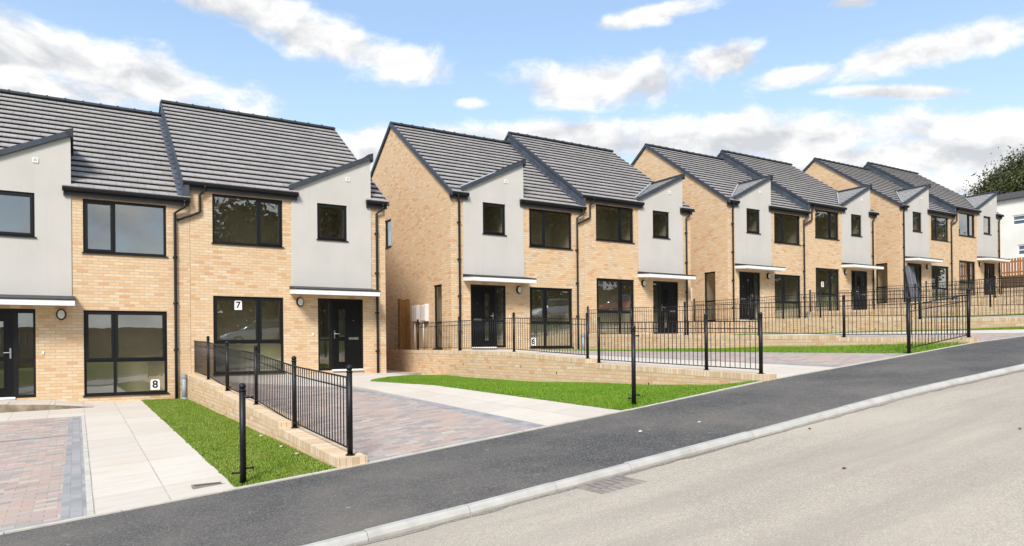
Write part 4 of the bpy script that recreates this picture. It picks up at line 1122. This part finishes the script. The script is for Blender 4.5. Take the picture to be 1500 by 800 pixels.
def tree(x, y, z, h, cr, label, group=None, mat='leaf', nclump=260, per=34, seed=1, leaf=.22, name='broadleaf_tree', squash=.85, trunk_h=None):
    rg = np.random.default_rng(seed); T = empty(name, (x, y, z)); m = MB()
    th = trunk_h or h * .32; rt = h * .022
    m.tube([(0, 0, -.4), (.05, .03, th * .5), (.02, .1, th), (.1, 0, h * .6), (0, .1, h * .82)], [rt * 1.3, rt, rt * .85, rt * .5, rt * .15], 9)
    cen = np.array([0, 0, h - cr * squash]); ends = []
    for k in range(14):
        a = k * 2.4 + rg.uniform(-.3, .3); el = rg.uniform(.1, 1.2); l = cr * rg.uniform(.65, .95)
        s = Vector((.04, .06, th * (.75 + .5 * k / 14)))
        e = Vector((math.cos(a) * math.cos(el) * l, math.sin(a) * math.cos(el) * l, cen[2] + (math.sin(el) - .35) * l * squash))
        mid = s.lerp(e, .5) + Vector((rg.uniform(-.3, .3), rg.uniform(-.3, .3), .25))
        m.tube([s, mid, e], [rt * .4, rt * .25, rt * .06], 6); ends.append(e)
    m.build('trunk', M['bark'], T, True)
    # clumps of leaves through the crown volume
    d = rg.normal(size=(nclump, 3)); d /= np.linalg.norm(d, axis=1)[:, None]
    rad = cr * (rg.uniform(.25, 1., nclump) ** .45) * (1 + .22 * np.sin(d[:, 0] * 4.1 + seed) * np.cos(d[:, 2] * 3.7 + d[:, 1] * 2.9))
    c = cen + d * rad[:, None] * np.array([1, 1, squash])
    c = c[c[:, 2] > th * .7]
    n = len(c) * per
    cc = np.repeat(c, per, 0) + rg.normal(size=(n, 3)) * cr * .105
    u = rg.normal(size=(n, 3)); u /= np.linalg.norm(u, axis=1)[:, None]
    v = np.cross(u, rg.normal(size=(n, 3))); v /= np.linalg.norm(v, axis=1)[:, None]
    s = leaf * rg.uniform(.5, 1.2, n)[:, None]
    V = np.stack([cc - u * s * .6, cc + v * s * .32, cc + u * s * .6, cc - v * s * .32], 1)
    me = bpy.data.meshes.new('crown'); me.vertices.add(n * 4); me.vertices.foreach_set('co', V.reshape(-1))
    me.loops.add(n * 4); me.loops.foreach_set('vertex_index', np.arange(n * 4, dtype=np.int32))
    me.polygons.add(n); me.polygons.foreach_set('loop_start', np.arange(0, n * 4, 4, dtype=np.int32)); me.update(); me.validate()
    me.materials.append(M[mat]); o = bpy.data.objects.new('crown', me); COL.objects.link(o); o.parent = T
    return tag(T, label, 'tree', group)
tree(75.7, 13.0, 5.2, 14.0, 5.5, 'large dark green tree behind the pale building at the right edge', seed=5, nclump=1300, per=70, leaf=.25)
tree(81.0, 8.0, 5.6, 11.6, 4.4, 'smaller browning tree behind the pale building, beside the large one', seed=9, nclump=800, per=60, leaf=.25)

# across the street, behind the camera (these are what the windows mirror)
for k, (tx, ty, hh, cr) in enumerate([(3., -36., 11.5, 5.), (11.5, -38., 13.5, 5.6), (20., -36.5, 14.5, 6.), (29.5, -39., 15.5, 6.4), (40., -38., 15., 6.2), (51., -40., 15., 6.2), (63., -39., 14.5, 6.2), (75., -41., 13.5, 6.), (88., -40., 14., 6.2), (102., -41., 13., 6.), (-30., -41., 8., 3.6)]):
    tree(tx, ty, zb(tx) - .4, hh, cr, 'tree of the dark row across the street, mirrored in the windows', 'trees across the street', 'leaf_dark', 420, 40, 20 + k, .5)
for k, (hx0, hx1) in enumerate(((-2., 12.), (12.4, 27.), (27.4, 44.), (44.4, 62.), (62.4, 82.))):
    rg = np.random.default_rng(60 + k); n = 9000
    Hh_ = empty('clipped_hedge', ((hx0 + hx1) / 2, -31., zb((hx0 + hx1) / 2) - .2))
    X = rg.uniform(hx0, hx1, n); Y = rg.uniform(-.8, .8, n); Zr = rg.uniform(0, 3.4, n) + .25 * np.sin(X * 1.3)
    zz = np.array([zb(a) - zb((hx0 + hx1) / 2) for a in X])
    cc = np.stack([X - (hx0 + hx1) / 2, Y, Zr + zz], 1); u = rg.normal(size=(n, 3)); u /= np.linalg.norm(u, axis=1)[:, None]; v = np.cross(u, rg.normal(size=(n, 3))); v /= np.linalg.norm(v, axis=1)[:, None]
    s = .32 * rg.uniform(.6, 1.2, n)[:, None]; V = np.stack([cc - u * s * .6, cc + v * s * .4, cc + u * s * .6, cc - v * s * .4], 1)
    me = bpy.data.meshes.new('leaves'); me.vertices.add(n * 4); me.vertices.foreach_set('co', V.reshape(-1)); me.loops.add(n * 4); me.loops.foreach_set('vertex_index', np.arange(n * 4, dtype=np.int32)); me.polygons.add(n); me.polygons.foreach_set('loop_start', np.arange(0, n * 4, 4, dtype=np.int32)); me.update(); me.validate(); me.materials.append(M['leaf_dark'])
    q = bpy.data.objects.new('leaves', me); COL.objects.link(q); q.parent = Hh_; tag(Hh_, 'dark hedge across the street, mirrored in the windows', 'hedge', 'hedges across the street')
fo = board_screen('board_fence', -24., -1.5, -27.5, zb(-13) + .35, 2.7, '', 'wood_old'); fo.rotation_euler.y = 0
tag(fo, 'brown board fence across the street, mirrored in the window with the 8 card', 'board fence')

def car(x, y, rz, paint, label):
    T = empty('parked_car', (x, y, zb(x) + .80), rz); m = MB()
    T.rotation_euler.y = -math.atan(.09) * math.cos(rz)
    # lower body: stations along the length (x, half width, z bottom, z top)
    st = [(-2.05, .70, .40, .68), (-1.95, .80, .30, .88), (-1.3, .86, .22, .93), (0., .88, .20, .95), (.9, .87, .22, .93), (1.6, .84, .24, .82), (1.95, .76, .30, .70), (2.06, .62, .40, .58)]
    def loft(st, shape):
        rings = []
        for s in st: rings.append([len(m.v) + i for i in range(len(shape(s)))]); m.v += shape(s)
        for a, b in zip(rings[:-1], rings[1:]):
            k = len(a)
            for i in range(k): m.f.append((a[i], a[(i + 1) % k], b[(i + 1) % k], b[i]))
        m.f.append(tuple(rings[0])); m.f.append(tuple(reversed(rings[-1])))
    loft(st, lambda s: [(s[0], -s[1] * .92, s[2]), (s[0], -s[1], (s[2] + s[3]) / 2), (s[0], -s[1] * .93, s[3]), (s[0], s[1] * .93, s[3]), (s[0], s[1], (s[2] + s[3]) / 2), (s[0], s[1] * .92, s[2])])
    body = m.build('body', paint, T, True, .03)
    m = MB(); cab = [(-1.85, .70, .86, .90), (-1.35, .70, .86, 1.36), (-.6, .66, .86, 1.47), (.1, .66, .86, 1.46), (.55, .68, .86, 1.25), (1.05, .74, .86, .92)]
    def loft2(st, shape):
        rings = []
        for s in st: q = shape(s); rings.append([len(m.v) + i for i in range(len(q))]); m.v.extend(q)
        for a, b in zip(rings[:-1], rings[1:]):
            k = len(a)
            for i in range(k): m.f.append((a[i], a[(i + 1) % k], b[(i + 1) % k], b[i]))
        m.f.append(tuple(rings[0])); m.f.append(tuple(reversed(rings[-1])))
    loft2(cab, lambda s: [(s[0], -.80, s[2]), (s[0], -s[1] * .86, s[3]), (s[0], s[1] * .86, s[3]), (s[0], .80, s[2])])
    m.build('cabin_glass', M['car_glass'], T, True)
    m = MB(); m.hexa([(-1.4, -.57, 1.37), (.15, -.55, 1.465), (.15, .55, 1.465), (-1.4, .57, 1.37)], [(-1.3, -.52, 1.41), (.1, -.5, 1.50), (.1, .5, 1.50), (-1.3, .52, 1.41)]); m.build('roof', paint, T, True)
    for sx in (-1.28, 1.30):
        for sy in (-.80, .80):
            m = MB(); m.tube([(sx, sy - .1, .31), (sx, sy + .1, .31)], .31, 18); w = m.build('wheel', M['rubber'], T); m = MB(); m.tube([(sx, sy - .108, .31), (sx, sy + .108, .31)], .20, 14); m.build('rim', M['chrome'], w)
    for sy in (-.6, .6):
        m = MB(); m.ball((1.93, sy, .64), .12, 8, 6, .6); m.build('headlight', M['white'], T, True)
    return tag(T, label, 'car', 'cars parked along the street')
car(-.6, -24.6, math.pi, M['car_silver'], 'silver parked car mirrored in the window with the 7 card')
car(21.9, -24.8, math.pi, M['car_white'], 'pale parked car mirrored in the window with the 6 card')
car(28.2, -24.8, math.pi, M['car_red'], 'red parked car mirrored in a ground floor window of the second pair')

# ------------------------------------------------------------------ camera
f = 1022.5826; yh = 503.0489; thv = 1.0129; roll = .0101; pitch = .0016
s_, c_ = math.sin(thv), math.cos(thv)
CAM = Vector((-(s_ * -1.9595 + c_ * 22.6428), -(-c_ * -1.9595 + s_ * 22.6428), .0983))
r0 = Vector((s_, -c_, 0)); f0 = Vector((c_, s_, 0)); u0 = Vector((0, 0, 1))
cp, sp, cr_, sr_ = math.cos(pitch), math.sin(pitch), math.cos(roll), math.sin(roll)
Fv = f0 * cp + u0 * sp; Hv = u0 * cp - f0 * sp
Rv = r0 * cr_ - Hv * sr_; Uv = r0 * sr_ + Hv * cr_
cam = bpy.data.cameras.new('camera'); co = bpy.data.objects.new('camera', cam); COL.objects.link(co)
mat = Matrix(((Rv.x, Uv.x, -Fv.x, CAM.x), (Rv.y, Uv.y, -Fv.y, CAM.y), (Rv.z, Uv.z, -Fv.z, CAM.z), (0, 0, 0, 1)))
co.matrix_world = mat
cam.sensor_fit = 'HORIZONTAL'; cam.sensor_width = 36; cam.lens = f / 1500 * 36
cam.shift_y = (yh - 400) / 1500; cam.clip_end = 3000; cam.clip_start = .05
scene.camera = co
def ray(px, py):
    a = (px - 750) / f; b = (yh - py) / f
    return (Fv + Rv * a + Uv * b).normalized()

# ------------------------------------------------------------------ light
sd = Vector((-.56, -.64, .80)).normalized()
sun = bpy.data.lights.new('sun', 'SUN'); so = bpy.data.objects.new('sun', sun); COL.objects.link(so)
so.rotation_euler = (-sd).to_track_quat('-Z', 'Y').to_euler(); so.location = (0, -30, 40)
sun.energy = 1.8; sun.angle = R(15); sun.color = (1., .955, .89)
el = math.asin(sd.z); az = math.atan2(sd.x, sd.y)

world = bpy.data.worlds.new('World'); scene.world = world; world.use_nodes = True
n = NT(world.node_tree); bg = world.node_tree.nodes['Background']
sky = n.n.new('ShaderNodeTexSky'); sky.sky_type = 'NISHITA'; sky.sun_disc = False
sky.sun_elevation = el; sky.sun_rotation = az; sky.air_density = 1.0; sky.dust_density = 1.2; sky.ozone_density = 1.5
STR = .10
d = n.vm('NORMALIZE', n.n.new('ShaderNodeTexCoord').outputs['Generated'])
D = n.sep(d)
nv = n.vm('MULTIPLY', d, (1., 1., 1.7))
warp = n.noise(nv, 5., 3, .5, out=1)
nv2 = n.vm('ADD', nv, n.vm('MULTIPLY', n.vm('SUBTRACT', warp, (.5, .5, .5)), (.10, .10, .10)))
fb = n.noise(nv2, 10.5, 10, .60)
CL = [(110, 92, 370, 56, 12), (40, 130, 200, 40, 4), (480, 55, 215, 36, 17), (370, 8, 140, 24, 8), (868, 122, 140, 36, 0), (1055, 90, 62, 27, -5), (1180, 108, 90, 20, -8), (1340, 75, 215, 30, -13), (1080, 205, 480, 38, -3), (820, 198, 260, 24, 0),
      (970, 18, 100, 15, -14), (1250, 4, 50, 11, -5), (590, 215, 150, 30, 0), (1470, 195, 150, 45, 0), (1320, 228, 380, 36, -3), (1440, 270, 90, 22, 0), (1300, 135, 130, 12, 0), (690, 150, 30, 10, 0), (20, 115, 120, 26, 0)]
cov = None; under = None
for (px, py, rx, ry, ang) in CL:
    c = ray(px, py); ca, sa = math.cos(R(ang)), math.sin(R(ang))
    e1 = ray(px + ca * 10, py + sa * 10) - ray(px - ca * 10, py - sa * 10); l1 = e1.length / 20; e1.normalize(); e1 = (e1 - c * e1.dot(c)).normalized()
    e2 = c.cross(e1).normalized()
    if e2.z < 0: e2 = -e2
    q0 = n.vm('DOT_PRODUCT', d, tuple(c), out=1)
    q0 = n.m('MAXIMUM', q0, .02)
    k1 = n.m('DIVIDE', n.vm('DOT_PRODUCT', d, tuple(e1 / (rx * l1)), out=1), q0)
    k2 = n.m('DIVIDE', n.vm('DOT_PRODUCT', d, tuple(e2 / (ry * l1)), out=1), q0)
    v = n.m('SUBTRACT', 1., n.m('SQRT', n.m('ADD', n.m('MULTIPLY', k1, k1), n.m('MULTIPLY', k2, k2))))
    sh = n.m('MULTIPLY', k2, n.rng(v, 0., .3))
    cov = v if cov is None else n.m('MAXIMUM', cov, v)
    under = sh if under is None else n.m('ADD', under, sh)
# scattered cloud over the rest of the sky (behind the camera)
front = n.vm('DOT_PRODUCT', d, tuple(f0), out=1)
gen = n.m('ADD', n.m('MULTIPLY', n.m('SUBTRACT', n.noise(nv, 1.6, 5), .46), 3.2), n.rng(front, .15, .5, 0., -2.2))
cov = n.m('MAXIMUM', n.m('MINIMUM', cov, .75), n.m('MINIMUM', gen, .6))
cov = n.m('MAXIMUM', cov, -1.)
dens = n.m('ADD', n.m('MULTIPLY', cov, .84), n.m('MULTIPLY', n.m('SUBTRACT', fb, .475), 2.1))
mask = n.rng(dens, -.14, .50, 0., 1., True)
thick = n.rng(dens, .12, .62)
shade = n.noise(n.vm('ADD', nv2, (.0, .0, .045)), 10.5, 6, .55)
lit = n.m('SUBTRACT', n.m('MULTIPLY', n.m('SUBTRACT', fb, shade), 1.3), n.m('MULTIPLY', thick, .05))
lit = n.m('ADD', lit, n.m('MULTIPLY', n.rng(under, -1., 1., -1., 1.), .13))
cb = n.rng(lit, -.22, .14, .0, 1.)
ccol = n.mix(cb, (.57, .59, .62), (.97, .96, .945))
CLOUD_GAIN = 4.45
ccol = n.vm('SCALE', ccol, None); ccol.node.inputs[3].default_value = CLOUD_GAIN
skyc = sky.outputs[0]
hz = n.rng(D[2], .0, .40, .55, 0.)
skyc = n.mix(.32, skyc, tuple(CLOUD_GAIN * x for x in (.46, .63, .78)))
skyc = n.mix(hz, skyc, tuple(CLOUD_GAIN * x for x in (.70, .80, .90)))
col = n.mix(mask, skyc, ccol)
n.l.new(col, bg.inputs['Color']); bg.inputs['Strength'].default_value = STR

scene.view_settings.view_transform = 'Standard'; scene.view_settings.look = 'None'; scene.view_settings.gamma = 1; scene.view_settings.use_curve_mapping = False
scene.view_settings.exposure = 1.43
scene.render.engine = 'CYCLES'
scene.cycles.max_bounces = 8; scene.cycles.transparent_max_bounces = 12; scene.cycles.caustics_reflective = False; scene.cycles.caustics_refractive = False
